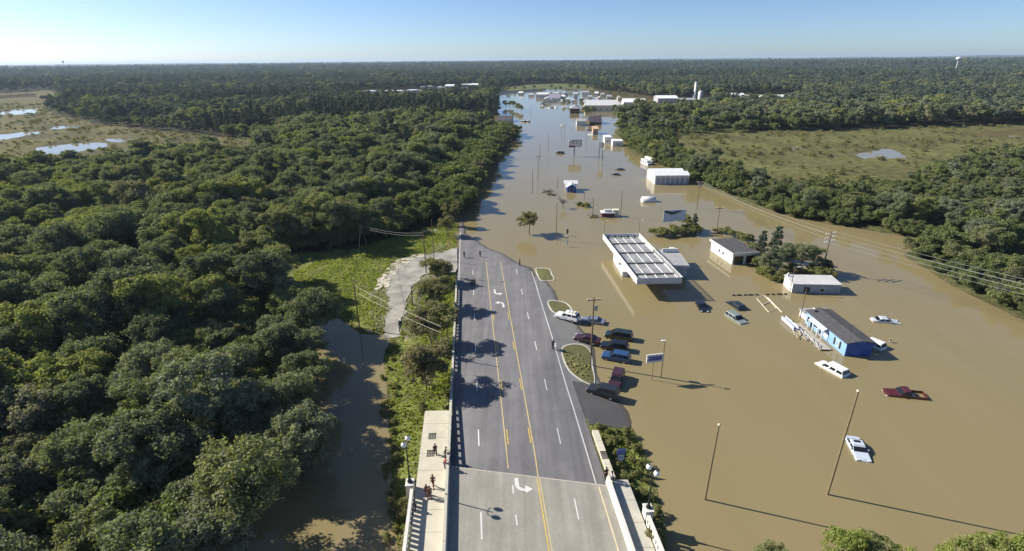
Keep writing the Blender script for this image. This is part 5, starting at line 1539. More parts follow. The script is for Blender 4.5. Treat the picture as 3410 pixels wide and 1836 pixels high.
def car(kind, pm, label, front, rear, sink=0.0, z=None, extras=(), pitch=0.0):
    a_, b_ = S(*rear, .5), S(*front, .5)
    d_ = b_ - a_
    mid = (a_ + b_) / 2
    rot = math.atan2(d_.y, d_.x) - math.pi / 2
    zz = (-sink) if z is None else z
    nm = {'sedan': 'sedan_car', 'suv': 'sport_utility_car', 'van': 'minivan', 'pickup': 'pickup_truck'}[kind]
    t = thing(nm, label, "pickup" if kind == 'pickup' else "car", (mid.x, mid.y, zz), rot)
    t.rotation_euler = (pitch, 0, rot)
    hl, w, prof, c0, c1, r0, r1, bz, rz = CAR[kind]
    hw = w / 2
    body = MB().prism(prof, -hw, hw).build("body", pm, t, bevel=.09)
    # glasshouse: tapered cabin with posts, roof and panes
    ti = 0.16
    B4 = [(-hw + .03, c0), (hw - .03, c0), (hw - .03, c1), (-hw + .03, c1)]
    T4 = [(-hw + ti, r0), (hw - ti, r0), (hw - ti, r1), (-hw + ti, r1)]
    MB().hexa([(x, y, bz - .05) for x, y in B4], [(x, y, rz - .06) for x, y in T4]).build("cabin_frame", pm, t, bevel=.05)
    MB().hexa([(x * 1.01, y, rz - .058) for x, y in T4], [(x * .93, y * .97, rz + .015) for x, y in T4]).build("roof", pm, t, bevel=.03)
    def lerp(p, q, f): return tuple(p[i] + (q[i] - p[i]) * f for i in range(len(p)))
    def pane(nm_, p, q, r, s, out):
        f0, f1 = .12, .86
        lo0, lo1, hi0, hi1 = (*p, bz), (*q, bz), (*r, rz - .06), (*s, rz - .06)
        a, b = lerp(lo0, hi0, f0), lerp(lo1, hi1, f0); c, dd = lerp(lo1, hi1, f1), lerp(lo0, hi0, f1)
        cen = tuple(sum(v_[i] for v_ in (a, b, c, dd)) / 4 for i in range(3))
        V_ = [tuple(cen[i] + (v_[i] - cen[i]) * (.92 if i != 2 else 1) + out[i] * .022 for i in range(3)) for v_ in (a, b, c, dd)]
        V2 = [tuple(v_[i] - out[i] * .05 for i in range(3)) for v_ in V_]
        MB().add(V_ + V2, [(0, 1, 2, 3), (7, 6, 5, 4), (0, 4, 5, 1), (1, 5, 6, 2), (2, 6, 7, 3), (3, 7, 4, 0)]).build(nm_, GLASS, t)
    pane("windshield", B4[2], B4[3], T4[2], T4[3], (0, .6, .6))
    pane("rear_window", B4[0], B4[1], T4[0], T4[1], (0, -.6, .5))
    n = 2 if kind in ('sedan', 'pickup') else 3
    if kind == 'pickup': n = 1
    for s_, (pb, pf), (tb, tf) in ((-1, (B4[0], B4[3]), (T4[0], T4[3])), (1, (B4[1], B4[2]), (T4[1], T4[2]))):
        for k in range(n):
            g0, g1 = k / n + .02, (k + 1) / n - .02
            pane("side_window", lerp(pb, pf, g0), lerp(pb, pf, g1), lerp(tb, tf, g0), lerp(tb, tf, g1), (s_ * .8, 0, .2))
        MB().box(s_ * (hw + .1) - .1, s_ * (hw + .1) + .1, c1 - .55, c1 - .42, bz + .02, bz + .16).build("mirror", pm, t)
    for x in (-hw + .09, hw - .09):
        for y in (hl * .62, -hl * .60):
            o = 0.14 if x > 0 else -0.14
            wh_ = MB().tube([(x - .1, y, .33), (x + .1, y, .33)], .33, 14).build("wheel", TYRE, t)
            MB().tube([(x + o * .72, y, .33), (x + o * .8, y, .33)], .2, 10).build("rim", RIM, wh_)
    for s_ in (-1, 1):
        MB().box(s_ * hw * .72 - .2, s_ * hw * .72 + .2, hl - .16, hl + .015, .62, .78).build("headlight", LENS, t, bevel=.02)
        MB().box(s_ * hw * .8 - .13, s_ * hw * .8 + .13, -hl - .02, -hl + .1, .72, .92).build("tail_light", REDL, t, bevel=.02)
    if kind == 'pickup':
        for x0, x1, y0, y1 in ((-hw, -hw + .1, -2.74, -.67), (hw - .1, hw, -2.74, -.67), (-hw + .102, hw - .102, -2.74, -2.64)):
            MB().box(x0, x1, y0, y1, .60, 1.12).build("bed_wall", pm, t, bevel=.02)
        MB().box(-hw + .11, hw - .11, -2.63, -.68, .63, .66).build("bed_floor", DARKM, t)
        MB().box(-hw + .05, hw - .05, -.86, -.70, 1.123, 1.22).build("roll_bar", CARPAINTW, t)
    if 'rack' in extras:
        for y in (-1.5, -.9, -.3): MB().box(-.5, .5, y - .2, y + .2, rz + .03, rz + .2).build("roof_box", CARPAINTW if y > -1 else CREAM, t, bevel=.04)
    if 'sunroof' in extras:
        MB().box(-.4, .4, -.75, -.3, rz + .012, rz + .03).build("sunroof", GLASS, t)
    return t

def gzs(px): q = S(*px, .3); return max(gz1(q.x, q.y) + .06, -.3)
car('suv', CARPAINTW, "white sport utility car with boxes on its roof, parked at the water edge", (1851, 1052), (1928, 1070), z=gzs((1890, 1064)), extras=('rack',))
car('sedan', paint("slate", (0.16, 0.19, 0.25)), "slate blue sedan standing in the water behind the white sport utility car", (1937, 1060), (2012, 1071), sink=.35)
car('sedan', paint("maroon", (0.045, 0.012, 0.016)), "dark maroon sedan at the tip of the planting bed", (1914, 1125), (1998, 1142), z=gzs((1950, 1135)))
car('van', paint("bottle_green", (0.012, 0.022, 0.018)), "dark green minivan, farthest of the three cars parked side by side", (2022, 1112), (2100, 1124), sink=.2)
car('suv', paint("black", (0.008, 0.010, 0.015)), "black sport utility car between the dark green minivan and the blue car", (2006, 1148), (2088, 1160), sink=.2)
car('suv', paint("blue", (0.022, 0.065, 0.16)), "blue sport utility car, nearest of the three cars parked side by side", (2012, 1182), (2092, 1196), sink=.2)
car('suv', paint("plum", (0.050, 0.018, 0.024)), "dark plum sport utility car facing the camera beyond the driveway", (2042, 1292), (2064, 1238), sink=.15)
car('suv', paint("charcoal", (0.022, 0.024, 0.028)), "charcoal sport utility car at the mouth of the dark driveway", (1957, 1296), (2060, 1324), z=gzs((2005, 1310)))
car('sedan', paint("black2", (0.010, 0.012, 0.020)), "black sedan half under water at the edge of the canopy shadow", (2348, 1034), (2328, 1000), sink=.5)
car('suv', paint("dark_teal", (0.015, 0.022, 0.020)), "dark sport utility car sunk to its windows right of the canopy shadow", (2430, 998), (2472, 1026), sink=.85)
car('suv', paint("silver_green", (0.20, 0.24, 0.22)), "silver green hatchback sunk to its windows just before the dark sunken one", (2476, 1070), (2430, 1042), sink=.75)
car('sedan', paint("silver", (0.50, 0.53, 0.57)), "silver sedan sunk to its windows alone at the far right", (2986, 1066), (2912, 1060), sink=.62)
car('suv', CARPAINTW, "white sport utility car sunk behind the blue house", (2862, 1122), (2940, 1154), sink=.7)
car('van', CARPAINTW, "white van sunk to its windows in front of the blue house", (2732, 1200), (2815, 1244), sink=.75)
car('pickup', paint("red", (0.075, 0.012, 0.010)), "red pickup truck sunk to its bed in open brown water", (2952, 1300), (3080, 1312), sink=.72)
car('sedan', paint("silver_blue", (0.50, 0.56, 0.63)), "pale silver sedan beside the tall bare pole, nearest of the sunken cars", (2880, 1528), (2836, 1448), sink=.55, extras=('sunroof',))
car('sedan', paint("black3", (0.012, 0.012, 0.014)), "tiny dark car sunk in the street before the white storage building", (2040, 578), (2060, 580), sink=.7)
car('pickup', CARPAINTW, "white pickup carrying goods in the middle of the far flooded street", (1866, 418), (1884, 414), sink=.5)
car('van', CARPAINTW, "white van before the dark roofed building at the left shore of the far street", (1672, 438), (1686, 428), sink=.4)

for k, (x, y, c, lab) in enumerate([(1828, 358, 'w', "leftmost small car in the row before the far white gable shop"), (1838, 358, 'd', "middle small car in the row before the far white gable shop"), (1849, 357, 'w', "rightmost small car in the row before the far white gable shop"), (1806, 350, 'w', "white car beside the far pump shelter"), (1756, 404, 'd', "dark car sunk in the far street left of the loaded pickup"), (1742, 404, 'd', "dark car nearest the left shore in the far street"), (1960, 432, 'd', "dark car left of the tan shed"), (1968, 446, 'w', "white car at the foot of the tan shed"), (1864, 508, 'd', "dark car roof showing left of the billboard post"), (2064, 562, 'd', "dark car roof farther up from the storage building")]):
    car(['sedan', 'suv', 'van'][k % 3], CARPAINTW if c == 'w' else paint("far_dark", (.02, .02, .025)), lab, (x - 5, y), (x + 5, y + 1), sink=.6)

# ------------------------------------------------------------------ poles, wires, signs
def pole_h(bx, by, ty_): return hgt(bx, by, ty_)
def pole(label, bx, by, ty_, r=.14, m=None, arms=0, cap=None, arm_ang=0.0, transformer=False, lean=(0, 0), name="utility_pole", group=None, light=None, spread=1.1):
    b_ = S(bx, by); h = pole_h(bx, by, ty_)
    t = thing(name, label, "pole", (b_.x, b_.y, 0), arm_ang, group)
    tp = (lean[0], lean[1], h)
    MB().tube([(0, 0, -1.5), (lean[0] * .5, lean[1] * .5, h * .5), tp], [r, r * .9, r * .7], 8).build("pole_shaft", m or WOODP, t)
    for k in range(arms):
        z = h - .35 - k * .95
        ar = MB().box(-spread, spread, -.06, .06, z - .07, z + .07).build("crossarm", PALE_R if arms > 1 else WOODP, t)
        for x in (-spread + .1, -spread * .5, spread * .5, spread - .1):
            MB().lathe([(.05, 0), (.09, .05), (.05, .12), (.08, .2), (.02, .26)], 8, (x, 0, z + .072)).build("insulator", WHITE, ar)
    if transformer:
        MB().lathe([(.25, 0), (.27, .05), (.27, .75), (.15, .85), (.02, .88)], 10, (.45, 0, h - 2.2)).build("transformer", STEEL, t)
    if light:
        am = MB().tube([(0, 0, h - .1), (light * .6, 0, h + .2), (light, 0, h + .15)], .04, 6).build("lamp_arm", STEEL, t)
        MB().box(light - .1, light + .55, -.13, .13, h + .08, h + .22).build("lamp_head", WHITE, am)
    return t, b_, h
pA = pole("taller of the two bare poles at the lower right, beside the pale silver sedan", 2755, 1647, 1304, .13, YELLOWP, lean=(.25, 0), cap=1)
pB = pole("shorter of the two bare poles at the lower right, nearer the road", 2347, 1664, 1416, .12, YELLOWP, lean=(.2, 0))
for q, lb in ((pA, "a"), (pB, "b")):
    MB().lathe([(.16, q[2]), (.18, q[2] + .06), (.05, q[2] + .2)], 8, (.22, 0, 0)).build("pole_cap", CREAM, q[0])
pT = pole("tall power pole with three crossarms behind the grey shed", 2737, 913, 774, .16, arms=3, arm_ang=R(25), spread=1.7)
pS = pole("power pole with crossarm and transformer beside the planting bed", 1966, 1218, 993, .15, arms=1, arm_ang=R(8), transformer=True)
pole("yellowish sign pole right of the blue lettered sign", 2201, 1258, 1138, .09, YELLOWP, light=-.5)
pL = pole("dark bare pole on the left grass field edge", 1198, 1097, 946, .13)
pole("short dark pole at the right edge of the gravel track", 1375, 1026, 952, .12, DARKM)
pM = pole("power pole where the gravel track meets the road, left verge", 1420, 918, 770, .13, arms=0, light=2.6, arm_ang=R(0))
pole("thin guyed pole beside the track's upper bend", 1446, 870, 730, .09)
q0 = S(1212, 842)
af = thing("a_frame_pole", "two legged wooden pole frame at the forest edge of the left field", "pole", (q0.x, q0.y, 0))
hh = hgt(1212, 842, 748)
for s_ in (-1, 1): MB().tube([(s_ * 1.4, 0, -.3), (s_ * .15, 0, hh)], .12, 7).build("leg", WOODP, af)
MB().box(-.7, .7, -.07, .07, hh - .9, hh - .75).build("crossbar", WOODP, af)
for k, (bx, by, ty_, lab, kw) in enumerate([
    (1852, 801, 676, "tall pole just right of the lone flooded tree", dict()), (1798, 540, 476, "thin pole, rear one of the pair on the left of the flooded street", dict()),
    (1791, 606, 519, "thin pole, front one of the pair on the left of the flooded street", dict(arms=1)), (1773, 643, 565, "vine grown pole by the floating debris", dict()),
    (1826, 502, 448, "thin pole with a leaning brace left of the far billboard", dict()), (1857, 626, 592, "short pole left of the white roofed booth", dict()),
    (1947, 664, 632, "short pole rising from the debris island", dict()), (1973, 727, 658, "pole left of the maroon fronted kiosk", dict()),
    (2066, 724, 634, "pole right of the maroon fronted kiosk", dict()), (2012, 776, 738, "lamp pole behind the left corner of the canopy", dict(light=.5, r=.07)),
    (2128, 772, 734, "lamp pole behind the right corner of the canopy", dict(light=.5, r=.07)), (2320, 698, 604, "power pole with transformer before the right trees", dict(arms=1, transformer=True)),
    (2384, 788, 690, "pole standing at the far corner of the white flat roofed building", dict(arms=1)), (2630, 975, 892, "lamp pole with white box at the left end of the grey shed", dict(light=.7, r=.08)),
    (2664, 1062, 962, "pole at the far end of the blue house porch", dict(r=.09)), (1870, 458, 412, "thin pole left of the loaded white pickup", dict(r=.1)), (1880, 455, 418, "thin pole below the loaded white pickup", dict(r=.1)),
    (1738, 436, 392, "thin pole in the far street right of the left shore building", dict(r=.1)), (1768, 386, 352, "thin pole in the far street beyond the green island", dict(r=.1)), (1952, 478, 440, "thin pole between the billboard and the tan shed", dict(r=.1))]):
    kw.setdefault('r', .11)
    pole(lab, bx, by, ty_, name="lamp_pole" if 'light' in kw else "utility_pole", **kw)

WIRE = mat("wire", (0.30, 0.30, 0.28), 0.5, var=.05)
WIRE_D = mat("dark_wire", (0.06, 0.06, 0.06), 0.6, var=.05)
def wire(a, b, sag, label, r=.022, m=None, group=None):
    a, b = Vector(a), Vector(b)
    pts = [a.lerp(b, t) - Vector((0, 0, sag * 4 * t * (1 - t))) for t in np.linspace(0, 1, 15)]
    o = MB().tube(pts, r, 5, False).build("overhead_wire", m or WIRE)
    tag(o, label, "wire", group)
bT, hT = pT[1], pT[2]
nxt = Vector((118, 52, 10.5)); prv = S(2320, 698); prv = Vector((prv.x, prv.y, hgt(2320, 698, 604)))
for k in range(3):
    for s_ in (-1.5, 1.5):
        lo = Vector((s_ * math.cos(R(25)), s_ * math.sin(R(25)), hT - .1 - k * .95))
        a_ = Vector((bT.x, bT.y, 0)) + lo
        side = "left" if s_ < 0 else "right"; lv = ["top", "middle", "bottom"][k]
        wire(a_, nxt + Vector((s_ * .6, s_ * .8, -k * .95)), 1.0, "wire from the %s end, %s crossarm of the three arm pole to the right edge" % (side, lv), .03)
        if k < 2: wire(a_, prv + Vector((s_ * .5, 0, -.3 - k * .5)), .9, "wire from the %s end, %s crossarm, three arm pole back to transformer pole" % (side, lv), .022)
bL = pL[1]
ends = [G(1110, 822, 7.0), G(1110, 838, 6.0)]
for k, z in enumerate((pL[2] - .3, pL[2] - 1.6)):
    a_ = Vector((bL.x, bL.y, z)); d_ = ends[k] - a_
    wire(a_, a_ + d_ * 1.0, .3, ["upper", "lower"][k] + " pale wire running from the dark left pole down across the verge trees", .03, CREAM)
# stub post which takes the two wires
e_ = ends[0]
sp = thing("utility_pole", "slim dark pole between the verge trees and the road railing", "pole", (e_.x, e_.y, gz1(e_.x, e_.y)))
MB().tube([(0, 0, -.5), (0, 0, 6.6)], [.1, .08], 7).build("pole_shaft", WOODP, sp)
wire((bL.x, bL.y, pL[2] - .2), (q0.x, q0.y, hh), 1.2, "long dark wire from the left field pole back to the two legged frame", .02, WIRE_D)
mq = pM[1]
for k in range(2): wire((q0.x, q0.y, hh - .2 - k * .5), (mq.x, mq.y, pM[2] - .4 - k * .6), .8, ["upper", "lower"][k] + " wire from the two legged frame to the roadside lamp pole", .02, WIRE)

TXT_BLUE = mat("sign_blue", (0.07, 0.08, 0.26), .6, var=.08)
def text_mesh(body, size, m, parent, loc, rot, name="lettering"):
    cu = bpy.data.curves.new(name, 'FONT'); cu.body = body; cu.size = size; cu.align_x = 'CENTER'; cu.align_y = 'CENTER'; cu.extrude = .004; cu.resolution_u = 3
    ob = bpy.data.objects.new(name, cu); COL.objects.link(ob)
    dg = bpy.context.evaluated_depsgraph_get()
    me = bpy.data.meshes.new_from_object(ob.evaluated_get(dg))
    bpy.data.objects.remove(ob)
    me.materials.clear(); me.materials.append(m)
    o = link(bpy.data.objects.new(name, me), parent); o.location = loc; o.rotation_euler = rot
    return o
UPR = (R(90), 0, 0)
# blue lettered panel sign
b_ = S(2170, 1266); hs = hgt(2170, 1266, 1180)
sg = thing("roadside_sign", "white panel sign with blue lettering on a thin post in the flooded lot", "sign", (b_.x, b_.y, 0), R(10))
MB().tube([(0, 0, -1), (0, 0, hs - 1.3)], .06, 7).build("post", YELLOWP, sg)
MB().box(-1.2, 1.5, -.08, .08, hs - 1.45, hs).build("panel", WHITE, sg)
MB().box(-.95, 1.3, -.10, -.082, hs - 1.15, hs - .3).build("blue_field", mat("pale_sign_blue", (0.20, 0.21, 0.42), .6), sg)
for k in range(6):
    x = -.72 + k * .33
    MB().box(x, x + .21, -.125, -.104, hs - 1.02 + .08 * (k % 2), hs - .45 - .06 * ((k + 1) % 3)).build("letter", TXT_BLUE, sg)
# route marker
b_ = G(1561, 1165, 1.2); zg = gz1(b_.x, b_.y)
rs = thing("route_marker", "route marker sign with a 70 shield below a blue plate among the right bank bushes", "sign", (b_.x, b_.y, zg), R(6))
for s_ in (-.25, .25): MB().tube([(s_, .06, -.3), (s_, .06, 2.7)], .035, 6).build("post", STEEL, rs)
MB().box(-.55, .55, -.02, .02, 2.0, 2.75).build("upper_plate", mat("plate_blue", (0.16, 0.18, 0.42), .5), rs)
MB().box(-.55, .55, -.02, .02, .95, 1.97).build("lower_plate", DARKM, rs)
shp = [(-.22, .46), (.22, .46), (.42, .40), (.36, .12), (.45, -.12), (.34, -.34), (0, -.46), (-.34, -.34), (-.45, -.12), (-.36, .12), (-.42, .40)]
mb = MB(); mb.add([(x, -.032, 1.46 + z) for x, z in shp] + [(x, -.022, 1.46 + z) for x, z in shp], [tuple(range(11))] + [(i, (i + 1) % 11, 11 + (i + 1) % 11, 11 + i) for i in range(11)]); mb.build("shield", WHITE, rs)
text_mesh("70", .55, TXT_BLUE, rs, (0, -.042, 1.45), UPR, "route_number")
# far billboard on one post
b_ = S(1912, 521); hb = hgt(1912, 521, 468)
bb = thing("billboard", "white billboard with dark figures and a red band on one post in the flooded street", "billboard", (b_.x, b_.y, 0), R(6))
wB = (S(1934, 521) - S(1892, 521)).length / 2
MB().tube([(0, .3, -1), (0, .3, hb - 2.5)], .25, 8).build("post", PURPLE_R, bb)
MB().box(-wB, wB, -.1, .2, hb - 3.5, hb).build("panel", WHITE, bb)
MB().box(wB + .002, wB + .4, -.1, .3, hb - 3.3, hb + .2).build("side_frame", PURPLE_R, bb)
MB().box(-wB * .6, wB, -.1, .3, hb + .003, hb + .25).build("top_frame", PURPLE_R, bb)
MB().box(-wB, wB * .1, -.14, -.103, hb - 3.5, hb - 2.7).build("red_band", mat("band_maroon", (0.16, 0.03, 0.05), .6), bb)
text_mesh("72", 1.5, DARKM, bb, (-.9, -.13, hb - 1.1), UPR, "figure"); text_mesh("%", 1.4, DARKM, bb, (1.1, -.13, hb - 1.1), UPR, "figure")
# tall thin sign
b_ = S(2000, 534); hb = hgt(2000, 534, 473)
ts_ = thing("pylon_sign", "tall pylon sign with white panel beside the box trailers", "sign", (b_.x, b_.y, 0), R(-20))
for x in (-.9, .9): MB().tube([(x, 0, -1), (x, 0, hb)], .16, 7).build("post", DARKM, ts_)
MB().box(-1.2, .7, -.3, -.165, hb - 3.2, hb).build("panel", WHITE, ts_)
MB().box(.72, 1.3, -.3, -.165, hb - 2.6, hb - .4).build("dark_panel", DARKM, ts_)
# large pale billboard over the shrub island
b_ = S(2240, 775); hb = hgt(2240, 775, 696)
w2 = (S(2275, 775) - S(2203, 775)).length / 2
lb = thing("billboard", "large pale blue white billboard with a dark curved painted shadow above the shrub island", "billboard", (b_.x, b_.y, 0), R(-4))
for x in (-w2 * .35, w2 * .75): MB().tube([(x, .2, -1), (x, .2, hb - .3)], .14, 7).build("post", STEEL, lb)
mb = MB(); mb.hexa([(-w2, -.1, hb - 4.0), (w2, -.1, hb - 3.2), (w2, .05, hb - 3.2), (-w2, .05, hb - 4.0)], [(-w2, -.1, hb - .4), (w2, -.1, hb - .1), (w2, .05, hb - .1), (-w2, .05, hb - .4)])
mb.build("panel", mat("pale_blue_panel", (0.50, 0.54, 0.62), .6), lb)
MB().tube([(-w2 * .95, -.14, hb - .7), (-w2 * .3, -.14, hb - 1.3), (w2 * .1, -.14, hb - 1.0), (w2 * .6, -.14, hb - .4)], [.25, .4, .35, .1], 6).build("painted_shadow", DARKM, lb)  # dark solid shaped like the curved shadow across the panel
for k in range(3): MB().tube([(w2 * (.3 + .25 * k), 0, hb - .25), (w2 * (.3 + .25 * k), -.4, hb + .3)], .04, 5).build("lamp_arm", STEEL, lb)
# little signs and posts in the water
for nm, x, y, yt, m_, lab in (("warning_sign", 1888, 822, 800, WHITE, "small white sign standing in the water before the canopy"), ("warning_sign", 1889, 786, 764, DARKM, "small dark sign beyond the small white one"),
    ("marker_post", 2962, 1140, 1128, CREAM, "small pale post standing in the water right of the blue house"), ("marker_post", 1897, 1048, 1030, WHITE, "short white post at the grass bed beside the white sport utility car")):
    b_ = S(x, y); h = hgt(x, y, yt)
    t = thing(nm, lab, "sign" if "sign" in nm else "post", (b_.x, b_.y, 0), .3)
    MB().tube([(0, 0, -1), (0, 0, h)], .05, 6).build("post", STEEL, t)
    MB().box(-.28, .28, -.09, -.055, h * .35, h).build("plate", m_, t)
# real estate board by the road with two legs
b_ = S(1850, 1170, .6)
t = thing("a_board", "small white board on two legs at the road edge beside the planting bed", "sign", (b_.x, b_.y, gz1(b_.x, b_.y)), R(95))
MB().box(-.5, .5, -.03, .03, .5, 1.1).build("board", WHITE, t)
for x in (-.4, .4): MB().box(x - .03, x + .03, -.08, .08, 0, .497).build("leg", WHITE, t)
# floating pipe frame, stubs and debris
c4 = [S(2520, 995), S(2545, 985), S(2586, 1027), S(2560, 1041)]
pf_ = thing("pipe_frame", "floating rectangular frame of white pipe beside the grey shed", "frame", c4[0])
for i in range(4): MB().tube([c4[i] - c4[0] + Vector((0, 0, .03)), c4[(i + 1) % 4] - c4[0] + Vector((0, 0, .03))], .06, 6).build("pipe", CREAM, pf_)
MB().tube([(c4[0] + c4[3]) / 2 - c4[0] + Vector((0, 0, .1)), (c4[1] + c4[2]) / 2 - c4[0] + Vector((0, 0, .1))], .07, 6).build("pipe", CREAM, pf_)
a_, d_ = S(2556, 992), S(2604, 1042)
o = MB().tube([a_ + Vector((0, 0, .05)), d_ + Vector((0, 0, .05))], .08, 6).build("loose_pipe", CREAM); tag(o, "loose white pipe floating right of the pipe frame", "pipe")
for k, x in enumerate((2443, 2458, 2464, 2482, 2496, 2503, 2520, 2556, 2574, 2592, 2600, 2616)):
    b_ = S(x, 985 - (x - 2443) * .025)
    o = MB().box(-.3, .3, -.16, .16, -.5, .22).build("wheel_stop", DARKM, None, bevel=.03); o.location = (b_.x, b_.y, 0)
    tag(o, ORD[k] + " dark block from the left in the row breaking the water by the grey shed", "block", "row of dark blocks by the grey shed")
dr_ = random.Random(3)
for k, (x, y, lab) in enumerate([(1815, 640, "dark floating debris raft right of the vine grown pole"), (1840, 650, "second dark debris raft, nearer the white roofed booth"), (1940, 680, "tangled brown debris island with branches in the flooded street"), (1975, 722, "brown debris pile at the foot of the pole left of the kiosk")]):
    b_ = S(x, y); t = thing("debris_raft", lab, "debris", (b_.x, b_.y, 0))
    for j in range(14):
        a_ = dr_.uniform(0, 6.28); L_ = dr_.uniform(.8, 2.4); cx, cy = dr_.uniform(-1.8, 1.8), dr_.uniform(-1.4, 1.4)
        MB().tube([(cx, cy, .05), (cx + L_ * math.cos(a_), cy + L_ * math.sin(a_), dr_.uniform(.1, 1.1))], [.14, .05], 5).build("branch", BARK, t)
for k, (x, y) in enumerate([(1928, 684), (1945, 686), (1955, 690)]):
    q = S(x, y); plant(BUSHES[k], "bush", "brown olive shrub caught on the debris island in the street", "bush", q.x, q.y, -.6, .6, k, "shrubs on the debris island")
q = S(1876, 694)
dt = thing("bare_tree", "grey leafless small tree standing in the flooded street", "tree", (q.x, q.y, -.4))
rdt = np.random.default_rng(5)
tm = trunk_mesh(rdt, 5.0, crown_clumps(rdt, 'round', 5.0, 3.0)[0], .09, nlimb=40, name="branches", stems=2); tm.materials.append(mat("grey_twigs", (.22, .19, .17), .9)); share("branches", tm, dt)
for k in range(16):
    q = S(dr_.uniform(1885, 1978), dr_.uniform(1160, 1275), .3)
YEL = mat("yellow_flowers", (0.26, 0.24, 0.07), .9, var=.3)
# flower clumps in the large bed
for k in range(60):
    x = dr_.uniform(1878, 1935) + k * .6; y = dr_.uniform(1160, 1230) + k * .9
    q = S(x, y, .5)
    bedpoly = np.array([(S(a, b, .3).x, S(a, b, .3).y) for a, b in [(1878, 1170), (1905, 1156), (1960, 1160), (1966, 1190), (1972, 1250), (1970, 1272), (1945, 1268), (1908, 1245), (1886, 1220)]])
    if not inside(bedpoly, np.array([q.x]), np.array([q.y]))[0]: continue
    s_ = dr_.uniform(.10, .2); z = max(gz1(q.x, q.y), 0) + .15
    o = MB().lathe([(s_, 0), (s_ * 1.15, s_ * .5), (s_ * .7, s_), (.02, s_ * 1.2)], 7, (0, 0, 0)).build("flower_clump", YEL if k % 3 else LEAF_BUSH); o.location = (q.x, q.y, z)
    tag(o, "small yellow flower clump in the large kerbed planting bed", "flowers", "flower clumps in the large planting bed")

# ------------------------------------------------------------------ people
SKIN_A = mat("skin_tan", (0.42, 0.26, 0.18), .6, var=.06)
SKIN_B = mat("skin_brown", (0.16, 0.09, 0.06), .6, var=.06)
HAIR = mat("dark_hair", (0.02, 0.016, 0.012), .7)
SHOE = mat("shoe_leather", (0.03, 0.03, 0.03), .6)
CL = {k: mat("cloth_" + k, c, .9, var=.12, scale=8) for k, c in dict(black=(.012, .012, .014), red=(.42, .02, .03), brown=(.16, .07, .05), white=(.7, .7, .7), navy=(.02, .03, .07), grey=(.13, .13, .14), rust=(.20, .07, .04), denim=(.05, .07, .13), khaki=(.26, .21, .14)).items()}

def skin_obj(name, V_, E_, Rr, m, parent, root):
    me = bpy.data.meshes.new(name)
    me.from_pydata(V_, E_, [])
    me.materials.append(m)
    o = link(bpy.data.objects.new(name, me), parent)
    sk_ = o.modifiers.new("skin", 'SKIN')
    sk_.use_smooth_shade = True
    lay = me.skin_vertices[0].data if me.skin_vertices else None
    if lay is None:
        bm = bmesh.new(); bm.from_mesh(me); bm.verts.layers.skin.verify(); bm.to_mesh(me); bm.free()
        lay = me.skin_vertices[0].data
    for i, r_ in enumerate(Rr):
        lay[i].radius = r_ if isinstance(r_, tuple) else (r_, r_)
        lay[i].use_root = (i == root)
    s2 = o.modifiers.new("smooth", 'SUBSURF'); s2.levels = 1; s2.render_levels = 1
    return o

